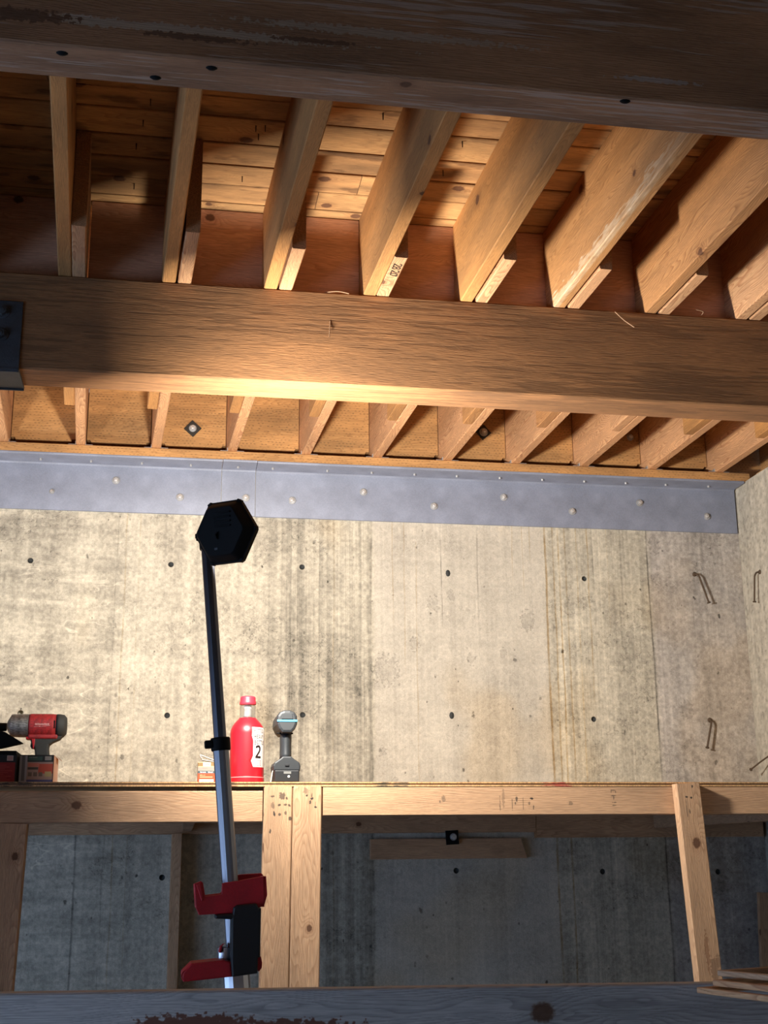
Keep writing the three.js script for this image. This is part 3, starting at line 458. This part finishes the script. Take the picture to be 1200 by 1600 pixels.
tag(lumber('shelf_stud', P(.3225, -EYE, FZ + .001), P(.3385, .206, FZ + .001), .038, .083, M.studMarked, M.end, ZUP, .003, [0, .1]), 'left one of the paired timber studs beside the pole', 'stud', 'paired shelf studs');
tag(lumber('shelf_stud', P(.4085, -EYE, FZ + .001), P(.4245, .206, FZ + .001), .038, .085, M.studMarked, M.end, ZUP, .003, [0, .2]), 'right one of the paired timber studs, a round knot low on its face', 'stud', 'paired shelf studs');
tag(lumber('shelf_stud', P(-.449, -EYE, FZ + .001), P(-.41, .104, FZ + .001), .038, .089, M.stud, M.end, ZUP), 'greyish timber stud at the left edge under the shelf rail', 'stud');
tag(lumber('leaning_stud', P(1.665, -EYE, FZ + .04), P(1.589, .2135, FZ + .04), .038, .077, M.studMarked, M.end, ZUP, .003, [0, 0]), 'leaning timber board nailed over the shelf rail at the right, with a big oval knot', 'stud');
tag(lumber('back_stud', P(.067, -EYE, -5.115), P(.067, .098, -5.115), .085, .041, M.stud, M.end, ZUP), 'thin stud against the back wall under the shelf, left of the pole', 'stud');
tag(lumber('wall_ledger', P(-2.2, .150, -5.139), P(1.5, .150, -5.139), .038, .106, M.stud, M.end), 'long ledger board along the back wall under the shelf', 'ledger');
tag(lumber('wall_ledger', P(1.502, .139, -5.139), P(2.48, .137, -5.139), .038, .128, M.stud, M.end), 'deeper ledger board under the shelf at the right corner', 'ledger');
for (const [x, l] of [[.085, 'shadowed cross joist under the shelf left of the pole'], [2.0, 'shadowed cross joist under the shelf right of the leaning board'], [-1.2, 'shadowed cross joist under the shelf beyond the left edge']]) tag(lumber('shelf_joist', P(x, .156, -3.842), P(x + .02, .156, -5.118), .038, .095, M.stud, M.end), l, 'joist', 'shelf cross joists');
{
  const t = thing('wall_cleat', 'short brown cleat board with an angled end under the ledger, held by a square plate', 'cleat', P(1.14, -.004, -5.159));
  const g = extr([[-.316, 0], [.322, 0], [.298, .078], [-.316, .078]], .03, .0015); g.translate(0, 0, .03); part('board', g, M.stud, t);
  part('washer_plate', box(.052, .055, .007, .001), M.black, t, [.011, .082, .0445]).rotation.z = .05; boltHead(t, .015, .084, .048, .010, TOWARD, .014);
}
tag(lumber('loose_board', P(2.405, -EYE, -5.06), P(2.462, -.15, -5.06), .02, .12, M.stud, M.end, ZUP), 'loose board leaning in the right corner under the shelf', 'board');

// near rail and the little frames on it
tag(lumber('near_rail', P(XL, -.318, -2.27), P(XR, -.378, -2.27), .038, .286, M.sill, M.end, undefined, .003, [0, 0]), 'broad weathered grey plank rail across the bottom of the view', 'rail');
function tray(label, cx, cz, y, turn, mat, len) {
  const t = thing('wood_frame', label, 'frame', P(cx, y, cz), 'thin wooden frames stacked on the near rail'); t.rotation.y = turn;
  const e = (x0, z0, x1, z1) => { const A = new THREE.Vector3(x0, .006, z0), B = new THREE.Vector3(x1, .006, z1), d = B.clone().sub(A), L = d.length(), m = part('slat', lumberGeo(L, .012, .0092, .0012), [mat, M.end], t); m.position.copy(A.add(B).multiplyScalar(.5)); m.rotation.y = -Math.atan2(d.z, d.x); };
  // corner at the origin; long side along +z (towards the camera), the other along +x
  e(.006, 0, .006, len); e(.012, .006, .40, .006); e(.40, 0, .40, len); e(.012, len - .006, .394, len - .006);
}
tray('lowest thin wooden frame of the stack overhanging the near rail', .875, -2.095, -.2185, .30, M.pale, .42);
tray('middle thin wooden frame of the stack on the near rail', .895, -2.075, -.2060, .33, M.pale, .42);
tray('topmost thin wooden frame of the stack on the near rail', .915, -2.10, -.1935, .36, M.stud, .40);

// ---------------------------------------------------------------- work light on its telescopic pole
function octTube(r, h, mat, name, parent, A, B) {
  const s = new THREE.Shape(); for (let i = 0; i < 8; i++) { const a = (i + .5) * Math.PI / 4, a0 = a - .16, a1 = a + .16; for (const q of [a0, a1]) { const x = r * Math.cos(q), y = r * Math.sin(q); if (i === 0 && q === a0) s.moveTo(x, y); else s.lineTo(x, y); } }
  s.closePath(); const d = B.clone().sub(A), L = d.length(); const g = new THREE.ExtrudeGeometry(s, { depth: L, bevelEnabled: false });
  const m = part(name, g, mat, parent); m.position.copy(A).sub(parent.position); m.quaternion.setFromUnitVectors(new THREE.Vector3(0, 0, 1), d.normalize()); return m;
}
function hexShape(R, rot = 0) { const p = []; for (let i = 0; i < 6; i++) { const a = rot + i * Math.PI / 3; for (const k of [-.07, .07]) p.push([R * Math.cos(a + k), R * Math.sin(a + k)]); } return p; }
function lampHead(parent, L, glowName) {
  const c = P(...L.at), n = new THREE.Vector3(...L.dir).normalize(), h = new THREE.Group(); h.name = 'lamp_head'; h.position.copy(c).sub(parent.position);
  const x = new THREE.Vector3(0, 1, 0).cross(n).normalize(), y = n.clone().cross(x); h.quaternion.setFromRotationMatrix(new THREE.Matrix4().makeBasis(x, y, n)); parent.add(h);
  // frustum body: back hex smaller than front rim, local +z is where it shines
  const R0 = .074, R1 = .092, rot = .0, pos = [], idx = [];
  const ring = (R, z) => { for (const [a, b] of hexShape(R, rot)) pos.push(a, b, z); };
  ring(.0, -.043); ring(R0 * .94, -.043); ring(R0, -.039); ring(R1 * .96, -.015); ring(R1, -.014); ring(R1, .0); ring(R1 * .93, .0); ring(R1 * .92, -.006); ring(0, -.006);
  for (let r = 0; r < 8; r++) for (let i = 0; i < 12; i++) { const a = r * 12 + i, b = r * 12 + (i + 1) % 12; idx.push(a, b, b + 12, a, b + 12, a + 12); }
  const g = new THREE.BufferGeometry(); g.setAttribute('position', new THREE.Float32BufferAttribute(pos, 3)); g.setIndex(idx); g.computeVertexNormals();
  part('housing', toCreasedNormals(g, .5), M.black, h);
  for (let i = 0; i < 6; i++) { const a = rot + i * Math.PI / 3, b = part('corner_bumper', new RoundedBoxGeometry(.009, .014, .016, 2, .003), M.black, h, [R1 * .985 * Math.cos(a), R1 * .985 * Math.sin(a), -.009]); b.rotation.z = a; }
  for (let i = 0; i < 4; i++) part('cooling_rib', box(.05, .004, .006, .001), M.black, h, [-.01, .012 + i * .012, -.044]);
  part('badge', box(.010, .006, .002, .0005), M.toolGrey, h, [.012, -.046, -.0435]);
  const lens = part(glowName, extr(hexShape(R1 * .9, rot), .002, 0), new THREE.MeshStandardMaterial({ name: 'lit diffuser', color: 0xf2ede2, emissive: 0xfff9f0, emissiveIntensity: 6, roughness: .5 }), h, [0, 0, -.003]);
  areaLight('work_lamp_light', [L.at[0] + n.x * .004, L.at[1] + n.y * .004, L.at[2] + n.z * .004], L.dir, L.nits, L.size);
  return h;
}
{
  const t = thing('work_light', 'tall telescopic work light with black hexagonal head and red clamp on its pole', 'work light', P(.285, -EYE, -3.30));
  const ax = (y) => P(mix(.100, .1765, (.80 - y) / .85), y, mix(-3.345, -3.30, (.8 - y) / .85));
  octTube(.0165, 0, M.aluDark, 'pole', t, ax(.286), ax(.815));
  octTube(.0205, 0, M.aluMid, 'pole', t, ax(-.30), ax(.275));
  octTube(.033, 0, M.alu, 'pole', t, ax(-EYE + .12), ax(-.262));
  const col = part('collar', lathe([[.0, .017], [.0235, .017], [.025, .014], [.025, -.012], [.0235, -.016], [0, -.016]], 16), M.black, t); col.position.copy(ax(.285)).sub(t.position); col.rotation.z = .09;
  part('collar_lever', box(.022, .02, .026, .004), M.black, col, [-.030, .002, .004]);
  const hinge = part('hinge', new RoundedBoxGeometry(.04, .042, .04, 3, .008), M.black, t); hinge.position.copy(ax(.822)).sub(t.position); hinge.rotation.z = .09;
  const stem = ax(.825), to = P(...LAMP_A.at), hv = new THREE.Vector3(...LAMP_A.dir).normalize(); to.addScaledVector(hv, -.04); to.y -= .012;
  const yoke = part('yoke', new THREE.TubeGeometry(new THREE.CatmullRomCurve3([stem.clone(), stem.clone().lerp(to, .5).add(new THREE.Vector3(0, .004, 0)), to]), 12, .012, 8), M.black, t); yoke.geometry.translate(-t.position.x, -t.position.y, -t.position.z);
  const knob = part('tilt_knob', lathe([[0, .008], [.007, .008], [.009, .005], [.009, 0], [0, 0]], 14), M.black, t); knob.position.copy(ax(.83)).add(new THREE.Vector3(-.02, .004, 0)).sub(t.position); knob.rotation.z = Math.PI / 2;
  lampHead(t, LAMP_A, 'lens');
  // red clamp body: coordinates (X, Y) are read in units of 0.216 mm from one corner
  const q = (X, Y) => [(X - 500) * .000214, -(Y - 760) * .000206], C = P(.1605, -.1515, 0);
  const at = (z) => [C.x - t.position.x, C.y - t.position.y, z - t.position.z];
  const up = [[155, 290], [232, 260], [256, 280], [284, 432], [465, 412], [468, 290], [500, 282], [650, 262], [938, 212], [952, 560], [905, 560], [880, 575], [850, 520], [640, 540], [592, 626], [220, 640], [180, 560]].map(([a, b]) => q(a, b)).reverse();
  part('clamp_front', extr(up, .010, .002), M.red, t, at(-3.225));
  part('clamp_lip', extr([[178, 300], [228, 280], [262, 470], [245, 485]].map(([a, b]) => q(a, b)).reverse(), .006, .0012), M.red, t, at(-3.2205));
  const back = [[160, 300], [262, 280], [286, 430], [470, 410], [640, 205], [700, 195], [945, 183], [968, 205], [985, 430], [940, 560], [840, 600], [220, 630]].map(([a, b]) => q(a, b)).reverse();
  part('clamp_back', extr(back, .010, .002), M.red, t, at(-3.325));
  part('clamp_floor', extr([[200, 560], [600, 545], [600, 626], [220, 640]].map(([a, b]) => q(a, b)).reverse(), .10, .002), M.red, t, at(-3.228));
  part('clamp_side', extr([[940, 215], [968, 215], [982, 430], [952, 540], [935, 540]].map(([a, b]) => q(a, b)).reverse(), .10, .002), M.red, t, at(-3.228));
  part('clamp_hook', extr([[158, 300], [250, 284], [262, 470], [180, 560]].map(([a, b]) => q(a, b)).reverse(), .09, .002), M.red, t, at(-3.232));
  part('battery_body', extr([[600, 560], [640, 535], [850, 518], [885, 575], [908, 575], [905, 1110], [880, 1120], [876, 1290], [600, 1320], [585, 1180], [578, 690], [400, 680], [400, 640], [590, 628]].map(([a, b]) => q(a, b)).reverse(), .075, .004), M.toolBlack, t, at(-3.205));
  const low = [[48, 1330], [52, 1275], [75, 1240], [150, 1165], [500, 1136], [585, 1165], [600, 1322], [300, 1348], [70, 1366]].map(([a, b]) => q(a, b)).reverse();
  part('foot_handle', extr(low, .085, .004, [[...q(105, 1296), .009]]), M.red, t, at(-3.215));
  part('foot_socket', lathe([[.0088, 0], [.006, -.004], [0, -.006]], 16).rotateX(Math.PI / 2), M.toolBlack, t, [at(0)[0] + q(105, 1296)[0], at(0)[1] + q(105, 1296)[1], -3.216 - t.position.z]);
  part('foot_catch', extr([[876, 1118], [920, 1112], [936, 1180], [932, 1235], [900, 1278], [876, 1262]].map(([a, b]) => q(a, b)).reverse(), .05, .002), M.red, t, at(-3.225));
  part('pole_catch', extr([[505, 985], [525, 970], [470, 1000], [455, 1060], [470, 1078], [490, 1060], [495, 1015]].map(([a, b]) => q(a, b)).reverse(), .02, .002), M.red, t, at(-3.262));
  part('pole_ring', lathe([[.021, .006], [.0225, .006], [.0225, -.022], [.021, -.022]], 16), M.alu, t, [C.x + q(545, 1050)[0] - t.position.x, C.y + q(545, 1050)[1] - t.position.y, -3.29 - t.position.z]);
  for (let i = 0; i < 3; i++) { const a = .6 + i * Math.PI * 2 / 3, g = new THREE.CylinderGeometry(.011, .011, .46, 8); const m = part('leg', g, M.alu, t, [Math.cos(a) * .20 - .0, .125, Math.sin(a) * .20]); m.quaternion.setFromUnitVectors(new THREE.Vector3(0, 1, 0), new THREE.Vector3(-Math.cos(a) * .40, .235, -Math.sin(a) * .40).normalize()); part('foot', new THREE.SphereGeometry(.014, 12, 8), M.black, m, [0, -.225, 0]); }
}
{ // a second, smaller flood light standing on the shelf beyond the left edge: it lights the left joist bays
  const t = thing('flood_light', 'small flood light on the shelf beyond the left edge', 'work light', P(-1.02, .219, -4.05));
  part('base', lathe([[0, 0], [.09, 0], [.09, .006], [.02, .02], [.014, .03], [0, .03]], 24), M.black, t);
  part('pole', new THREE.CylinderGeometry(.012, .012, .33, 12).translate(0, .19, 0), M.alu, t);
  lampHead(t, LAMP_B, 'lens');
}

// ---------------------------------------------------------------- things on the shelf
const SH = .219;
{ // red and black carton at the edge
  const t = thing('battery_carton', 'dark red and black tool carton at the far left end of the shelf', 'box', P(-.470, SH, -3.94)), W = .112, H = .083;
  const f = canvasMat('red carton print', 320, 240, (g, w, h) => { g.fillStyle = '#7c1510'; g.fillRect(0, 0, w, h); g.fillStyle = '#0d0f0f'; g.fillRect(0, 0, w, 70); g.fillStyle = '#b8aea4'; g.fillRect(w - 78, 14, 50, 42); g.fillStyle = '#8a2a24'; for (let i = 0; i < 4; i++) g.fillRect(w - 74, 20 + i * 9, 42, 4); g.fillStyle = '#a94a40'; for (let i = 0; i < 9; i++) g.fillRect(150 - i % 3 * 12, 92 + i * 15, 90 + (i * 37) % 60, 3); g.fillStyle = '#0b0b0b'; g.fillRect(w - 9, 0, 9, h); });
  const g = new THREE.BoxGeometry(W, H, .15); g.translate(0, H / 2, 0);
  part('carton', g, [M.black, M.black, M.black, M.black, f, M.black], t);
  part('lid', box(W + .003, .012, .153, .001), M.black, t, [-.004, H + .003, 0]);
}
{ // printed carton with the bright side
  const t = thing('printed_carton', 'grey and orange printed carton with a pale side, in front of the impact wrench', 'box', P(-.3605, SH, -3.985)), W = .097, H = .083, D = .17;
  const f = canvasMat('carton print', 360, 310, (g, w, h) => {
    g.fillStyle = '#8d8480'; g.fillRect(0, 0, w, h); g.fillStyle = '#1a1e1e'; g.fillRect(0, 0, w, 9); g.fillStyle = '#989aa2'; g.fillRect(0, 9, 80, h); g.fillStyle = '#62666e'; g.fillRect(24, 9, 34, h - 40); g.fillStyle = '#23282a'; g.fillRect(82, 9, w - 82, 66); g.fillStyle = '#3c5650'; g.fillRect(88, 16, 150, 46); g.fillStyle = '#8c8a84'; g.font = 'bold 18px sans-serif'; g.fillText('FASTENER', 98, 34); g.fillRect(w - 96, 14, 70, 44);
    g.fillStyle = '#9a857c'; g.fillRect(82, 78, w - 82, h); g.fillStyle = '#b4503c'; g.fillRect(200, 96, w - 206, 104); g.fillStyle = '#b97060'; g.fillRect(90, 88, 118, 40); g.fillStyle = '#4a463e'; g.fillRect(88, 132, 110, 26); g.fillStyle = '#6a5f56'; for (let i = 0; i < 3; i++) g.fillRect(94 + i * 56, 186, 40, 44); g.fillStyle = '#a79a6c'; g.fillRect(270, 178, 70, 56); g.fillStyle = '#454b7c'; g.fillRect(82, 266, w - 90, 34); g.fillStyle = '#141414'; g.fillRect(w - 8, 0, 8, h); g.fillRect(0, h - 6, w, 6); });
  const side = std('pale carton side', 0xcaa792, .8);
  const g = new THREE.BoxGeometry(W, H, D); g.translate(0, H / 2, 0); part('carton', g, [side, M.black, M.black, M.black, f, M.black], t);
  const fl = part('flap', box(.014, .0012, .09, .0004), side, t, [W / 2 + .006, H - .002, -.03]); fl.rotation.z = -.7;
}
{ // cordless impact wrench standing behind the cartons, nose to the left
  const z = -4.15, k = z / -4.0, t = thing('impact_wrench', 'red and grey cordless impact wrench standing behind the printed carton', 'power tool', P(-.365 * k, SH, z)), X = (x) => x * k - t.position.x, Y = (y) => y * k - SH, cy = Y(.396), R = .034 * k;
  const axis = (pts, name, mat, par = t) => { const g = lathe(pts.map(([x, r]) => [r, -X(x)]), 36); g.rotateZ(Math.PI / 2); return part(name, g, mat, par, [0, cy, 0]); };
  axis([[-.462, 0], [-.462, .012], [-.4605, .016], [-.452, .031], [-.451, .0335], [-.449, R], [-.400, R * 1.03], [-.3985, R], [-.3985, 0]], 'gear_case', M.castAlu);
  axis([[-.480, 0], [-.480, .0075], [-.4615, .0085], [-.4615, 0]], 'anvil', M.galv);
  axis([[-.3985, 0], [-.3985, R * 1.02], [-.393, R * 1.06], [-.33, R * 1.06], [-.318, R * 1.03], [-.318, 0]], 'motor_housing', M.redWorn);
  axis([[-.318, 0], [-.318, R * 1.05], [-.309, R * 1.05], [-.296, R * .99], [-.288, R * .72], [-.2865, 0]], 'end_cap', M.rubber);
  part('logo', new THREE.CylinderGeometry(R * 1.066, R * 1.066, .064, 20, 1, true, -.55, 1.1).rotateZ(Math.PI / 2).rotateX(0), canvasMat('white lettering', 512, 256, (g, w, h) => { g.clearRect(0, 0, w, h); g.translate(w / 2, h / 2); g.rotate(Math.PI / 2); g.fillStyle = '#d9a9a4'; g.font = 'italic bold 66px sans-serif'; g.textAlign = 'center'; g.save(); g.rotate(-.09); g.scale(.5, 1.55); g.fillText('Milwaukee', 0, 6); g.restore(); g.strokeStyle = '#e6bcb6'; g.lineWidth = 7; g.beginPath(); g.moveTo(-96, 78); g.lineTo(-24, 52); g.lineTo(-30, 70); g.lineTo(96, 22); g.stroke(); }, { transparent: true }), t, [X(-.358), cy, 0]);
  const grip = [[-.402, .366], [-.402, .357], [-.392, .3545], [-.387, .34], [-.378, .329], [-.3745, .305], [-.374, .25], [-.332, .25], [-.3335, .305], [-.3365, .327], [-.335, .338], [-.325, .3455], [-.306, .354], [-.296, .366]].map(([x, y]) => [X(x), Y(y)]).reverse();
  const gg = extr(grip.slice().reverse(), .042, .006); gg.translate(0, 0, .021); part('handle', gg, M.rubber, t);
  const tr = extr([[-.404, .362], [-.376, .365], [-.3765, .34], [-.3795, .3265], [-.383, .3275], [-.381, .346], [-.388, .3535], [-.404, .3545]].map(([x, y]) => [X(x), Y(y)]), .044, .003); tr.translate(0, 0, .022); part('handle_trim', tr, M.red, t);
  const tg = extr([[-.389, .352], [-.381, .346], [-.3835, .327], [-.387, .3275], [-.391, .335]].map(([x, y]) => [X(x), Y(y)]), .02, .003); tg.translate(0, 0, .010); part('trigger', tg, M.toolBlack, t);
  part('underside', box(.09, .016, .05, .006), M.redWorn, t, [X(-.355), Y(.363), 0]);
  part('vent', box(.004, .024, .004, .001), M.black, t, [X(-.322), cy + .002, R * 1.0]);
  part('battery', box(.075, .062, .11, .008), M.toolBlack, t, [X(-.355), .031, 0]);
}
{ // the black hooded thing poking in at the left edge
  const t = thing('hooded_lamp', 'black hooded tool head poking in over the carton at the left edge', 'tool', P(-.47, SH, -3.90));
  const b = part('barrel', lathe([[0, 0], [.011, 0], [.012, .003], [.012, .04], [.009, .044], [0, .044]], 18), M.black, t, [.018, .163, 0]); b.rotation.z = Math.PI / 2;
  part('hood', extr([[-.05, .097], [-.05, .150], [.006, .150], [.018, .146], [.068, .116], [.006, .101]], .05, .003), M.black, t, [0, .0, .03]);
  part('stem', new THREE.CylinderGeometry(.008, .008, .12, 10).translate(-.05, .06, -.15), M.black, t); part('foot', box(.04, .008, .05, .002), M.black, t, [-.05, .004, -.15]);
  part('neck', box(.02, .02, .17, .004), M.black, t, [-.05, .118, -.075]);
}
{ // little carton with folded card
  const t = thing('small_carton', 'small tan, black and orange carton left of the pole', 'box', P(.1335, SH, -3.90)), W = .055, H = .062;
  const f = canvasMat('small carton print', 220, 250, (g, w, h) => {
    g.fillStyle = '#b89c78'; g.fillRect(0, 0, w, h); g.fillStyle = '#7c6238'; g.fillRect(0, 8, 60, 40); g.fillRect(150, 2, 60, 44); g.fillStyle = '#ecd0ae'; g.fillRect(58, 4, 92, 46); g.fillStyle = '#7a5a38'; g.font = 'bold 26px serif'; g.fillText('Grip', 74, 32); g.fillStyle = '#8a8378'; g.fillRect(0, 60, w, 44); g.fillStyle = '#9a5a54'; g.font = '15px sans-serif'; g.fillText('fasteners', 50, 76); g.fillStyle = '#3d4a4e'; g.fillRect(0, 104, w, 30); g.fillStyle = '#f2e6de'; g.font = 'bold 21px sans-serif'; g.fillText('Screws', 26, 126); g.fillText('Wood', 118, 126); g.fillStyle = '#c9441e'; g.fillRect(0, 134, w, 66); g.fillStyle = '#f0b088'; g.font = 'bold 22px sans-serif'; g.fillText('#8 x 2', 24, 162); g.fillRect(24, 172, 150, 8); g.fillStyle = '#a43a1c'; g.fillRect(0, 196, w, 54); g.fillStyle = '#e6d8d0'; g.fillRect(18, 202, 170, 40); g.fillStyle = '#6a5a5c'; for (let i = 0; i < 14; i++) g.fillRect(36 + i * 10, 208, 3 + (i * 5) % 5, 28); });
  const k = std('carton board', 0xa88a66, .85), g = new THREE.BoxGeometry(W, H, .05); g.translate(0, H / 2, 0); part('carton', g, [k, k, k, k, f, k], t);
  const c = thing('folded_card', 'white folded card lying on top of the small carton', 'card', P(.136, SH + H, -3.895));
  const a = part('leaf', box(.05, .0012, .035, .0004), M.white, c, [-.002, .0135, 0]); a.rotation.z = -.36; const b = part('leaf', box(.044, .0012, .035, .0004), M.white, c, [.003, .004, 0]); b.rotation.z = -.14; part('fold', box(.012, .0012, .035, .0004), M.white, c, [-.0215, .0145, 0]).rotation.z = -1.0;
}
{ // red bottle
  const t = thing('marking_bottle', 'red plastic bottle with clear neck, red cap and torn white label', 'bottle', P(.2535, SH, -3.93)), S = .983;
  const prof = [[0, .002], [.049, 0], [.0525, .002], [.0535, .005], [.0535, .019], [.0522, .021], [.0525, .024], [.0528, .15], [.0515, .162], [.047, .173], [.039, .184], [.030, .193], [.0262, .198]];
  const m = canvasMat('red sleeve print', 1024, 512, (g, w, h) => {
    const r = mulberry(9); g.fillStyle = '#a51420'; g.fillRect(0, 0, w, h); for (let i = 0; i < 2600; i++) { g.fillStyle = r() < .5 ? 'rgba(205,50,58,.10)' : 'rgba(150,14,24,.10)'; g.beginPath(); g.arc(r() * w, r() * h, 1 + 5 * r(), 0, 7); g.fill(); }
    g.fillStyle = '#e39490'; g.fillRect(0, h - 52, w, 5);
    // torn paper label: its left edge is ragged
    const X = 300, T = 80, B = 386; g.fillStyle = '#7a0a12'; g.beginPath(); g.moveTo(X - 34, T + 22); g.lineTo(X + 4, T + 10); g.lineTo(X + 6, T + 80); g.lineTo(X - 6, T + 60); g.fill(); g.beginPath(); g.moveTo(X - 34, B - 52); g.lineTo(X + 6, B - 84); g.lineTo(X + 14, B - 8); g.lineTo(X - 2, B - 16); g.fill();
    g.fillStyle = '#d8ccc2'; g.beginPath(); g.moveTo(X, T); g.lineTo(X + 250, T - 2); g.lineTo(X + 250, B); g.lineTo(X + 14, B); g.lineTo(X - 8, B - 46); g.lineTo(X + 12, B - 86); g.lineTo(X + 12, T + 104); g.lineTo(X - 2, T + 70); g.closePath(); g.fill();
    g.fillStyle = '#332e2e'; g.font = 'bold 47px sans-serif'; g.save(); g.translate(X + 16, 0); g.scale(.82, 1); g.fillText('PITTED', 0, T + 44); g.fillText('HEAVY', 6, T + 90); g.fillText('BOTTLE', 6, T + 134); g.restore(); g.font = 'bold 140px sans-serif'; g.fillStyle = '#241818'; g.fillText('2', X + 30, T + 240); g.font = '62px serif'; g.fillStyle = '#7a5a56'; g.fillText('TI', X + 48, T + 298); }, { roughness: .38 });
  const body = lathe(prof.map(([r, y]) => [r * S, y]), 48); body.rotateY(-Math.PI * .0); const p = body.attributes.position, uv = body.attributes.uv; for (let i = 0; i < p.count; i++) uv.setY(i, p.getY(i) / .198);
  const b = part('body', body, m, t); b.rotation.y = -1.62;
  part('neck', lathe([[.0258, .196], [.0238, .205], [.0238, .235], [.0215, .235], [.0215, .2], [.0245, .196]], 32), new THREE.MeshPhysicalMaterial({ name: 'clear plastic', color: 0xffffff, roughness: .12, transmission: 1, thickness: .002, ior: 1.45 }), t);
  part('spout', lathe([[0, .198], [.015, .198], [.012, .205], [.010, .238], [0, .238]], 20), M.white, t);
  const cap = lathe([[0, .264], [.019, .264], [.0225, .262], [.0235, .258], [.0235, .249], [.0252, .247], [.0252, .239], [.0225, .238], [0, .238]], 32); part('cap', cap, std('red cap', 0xc62634, .45), t);
}
{ // cordless drill seen from behind
  const t = thing('cordless_drill', 'grey cordless drill seen from behind, standing on its black battery', 'power tool', P(.3655, SH, -3.862));
  part('battery', box(.0735, .036, .105, .004), M.toolBlack, t, [0, .018, -.012]);
  part('battery_label', box(.022, .007, .001, .0003), std('grey label', 0x6c6c68, .6), t, [.001, .028, .0408]); part('charge_light', lathe([[0, .001], [.0035, .001], [.0035, 0]], 12).rotateX(Math.PI / 2), M.white, t, [.005, .017, .041]);
  part('battery_shoe', extr([[-.039, .034], [.039, .034], [.0405, .048], [.037, .058], [.022, .068], [.012, .076], [-.012, .076], [-.022, .068], [-.037, .058], [-.0405, .048]], .1, .004).translate(0, 0, .036), M.toolGrey, t);
  part('latch', box(.012, .006, .004, .001), M.toolBlack, t, [0, .050, .037]);
  const grip = lathe([[0, .07], [.019, .07], [.0165, .085], [.0155, .11], [.0165, .135], [.0175, .15], [0, .15]], 24); grip.scale(1, 1, 1.35); part('handle', grip, M.toolGrey, t, [0, 0, -.012]);
  part('handle_grip', lathe([[.0168, .082], [.0162, .11], [.0168, .14]], 24).scale(1.06, 1, .9), M.toolBlack, t, [0, 0, -.016]);
  const hs = extr([[-.031, .182], [-.0295, .196], [-.022, .2075], [-.009, .213], [.009, .213], [.022, .2075], [.0295, .196], [.031, .182], [.0305, .172], [.024, .157], [.014, .146], [-.014, .146], [-.024, .157], [-.0305, .172]].reverse(), .16, .008); hs.translate(0, 0, .03); part('motor_housing', hs, M.toolGrey, t);
  part('stripe', box(.061, .0065, .004, .0015), M.blue, t, [0, .181, .030]);
  const ch = lathe([[0, 0], [.018, 0], [.02, .004], [.018, .03], [.008, .042], [0, .042]], 24); const c = part('chuck', ch, M.toolBlack, t, [0, .182, -.13]); c.rotation.x = -Math.PI / 2;
  part('direction_switch', box(.05, .005, .01, .002), M.black, t, [-.004, .147, -.005]); part('end_panel', extr([[-.017, .186], [.017, .186], [.014, .203], [-.014, .203]], .004, .001).translate(0, 0, .034), M.toolGrey, t);
  const c2 = thing('paper_slip', 'small white paper slip leaning against the drill battery', 'paper', P(.3225, SH, -3.862)); const s = part('slip', box(.0012, .036, .022, .0004), M.white, c2, [.0005, .018, 0]); s.rotation.z = -.16;
}
// ---------------------------------------------------------------- bent form ties sticking out of the walls
function tie(label, pts, r) {
  const A = P(...pts[0]), t = thing('bent_tie', label, 'form tie', A, 'bent form ties in the walls'), v = pts.map((q) => P(...q).sub(A));
  part('rod', new THREE.TubeGeometry(new THREE.CatmullRomCurve3(v, false, 'catmullrom', .2), 24, r, 8), M.rust, t);
  const e = v[v.length - 1], d = e.clone().sub(v[v.length - 2]).normalize(), h = part('head', lathe([[0, .006], [r * 1.9, .005], [r * 1.9, 0], [0, 0]], 12), M.rust, t); h.position.copy(e); h.quaternion.setFromUnitVectors(new THREE.Vector3(0, 1, 0), d);
  const b = part('collar', lathe([[r * 2.6, 0], [r * 2.2, .004], [r * 1.2, .006], [0, .006]], 12), M.rust, t); b.quaternion.setFromUnitVectors(new THREE.Vector3(0, 1, 0), v[1].clone().normalize());
}
tie('upper bent metal form tie on the back wall near the right corner', [[2.278, 1.192, ZB], [2.28, 1.190, ZB + .018], [2.287, 1.172, ZB + .03], [2.318, 1.062, ZB + .036]], .0042);
tie('lower bent metal form tie on the back wall near the right corner', [[2.298, .556, ZB], [2.296, .553, ZB + .018], [2.289, .535, ZB + .03], [2.262, .440, ZB + .036]], .0042);
tie('upper bent metal form tie on the right wall', [[XR, 1.170, -4.985], [XR - .016, 1.168, -4.985], [XR - .026, 1.15, -4.987], [XR - .030, 1.045, -5.0]], .004);
tie('lower bent metal form tie slanting from the right wall', [[XR, .415, -4.93], [XR - .02, .408, -4.95], [XR - .05, .375, -5.02], [XR - .075, .345, -5.07]], .0035);

renderer.render(scene, camera);
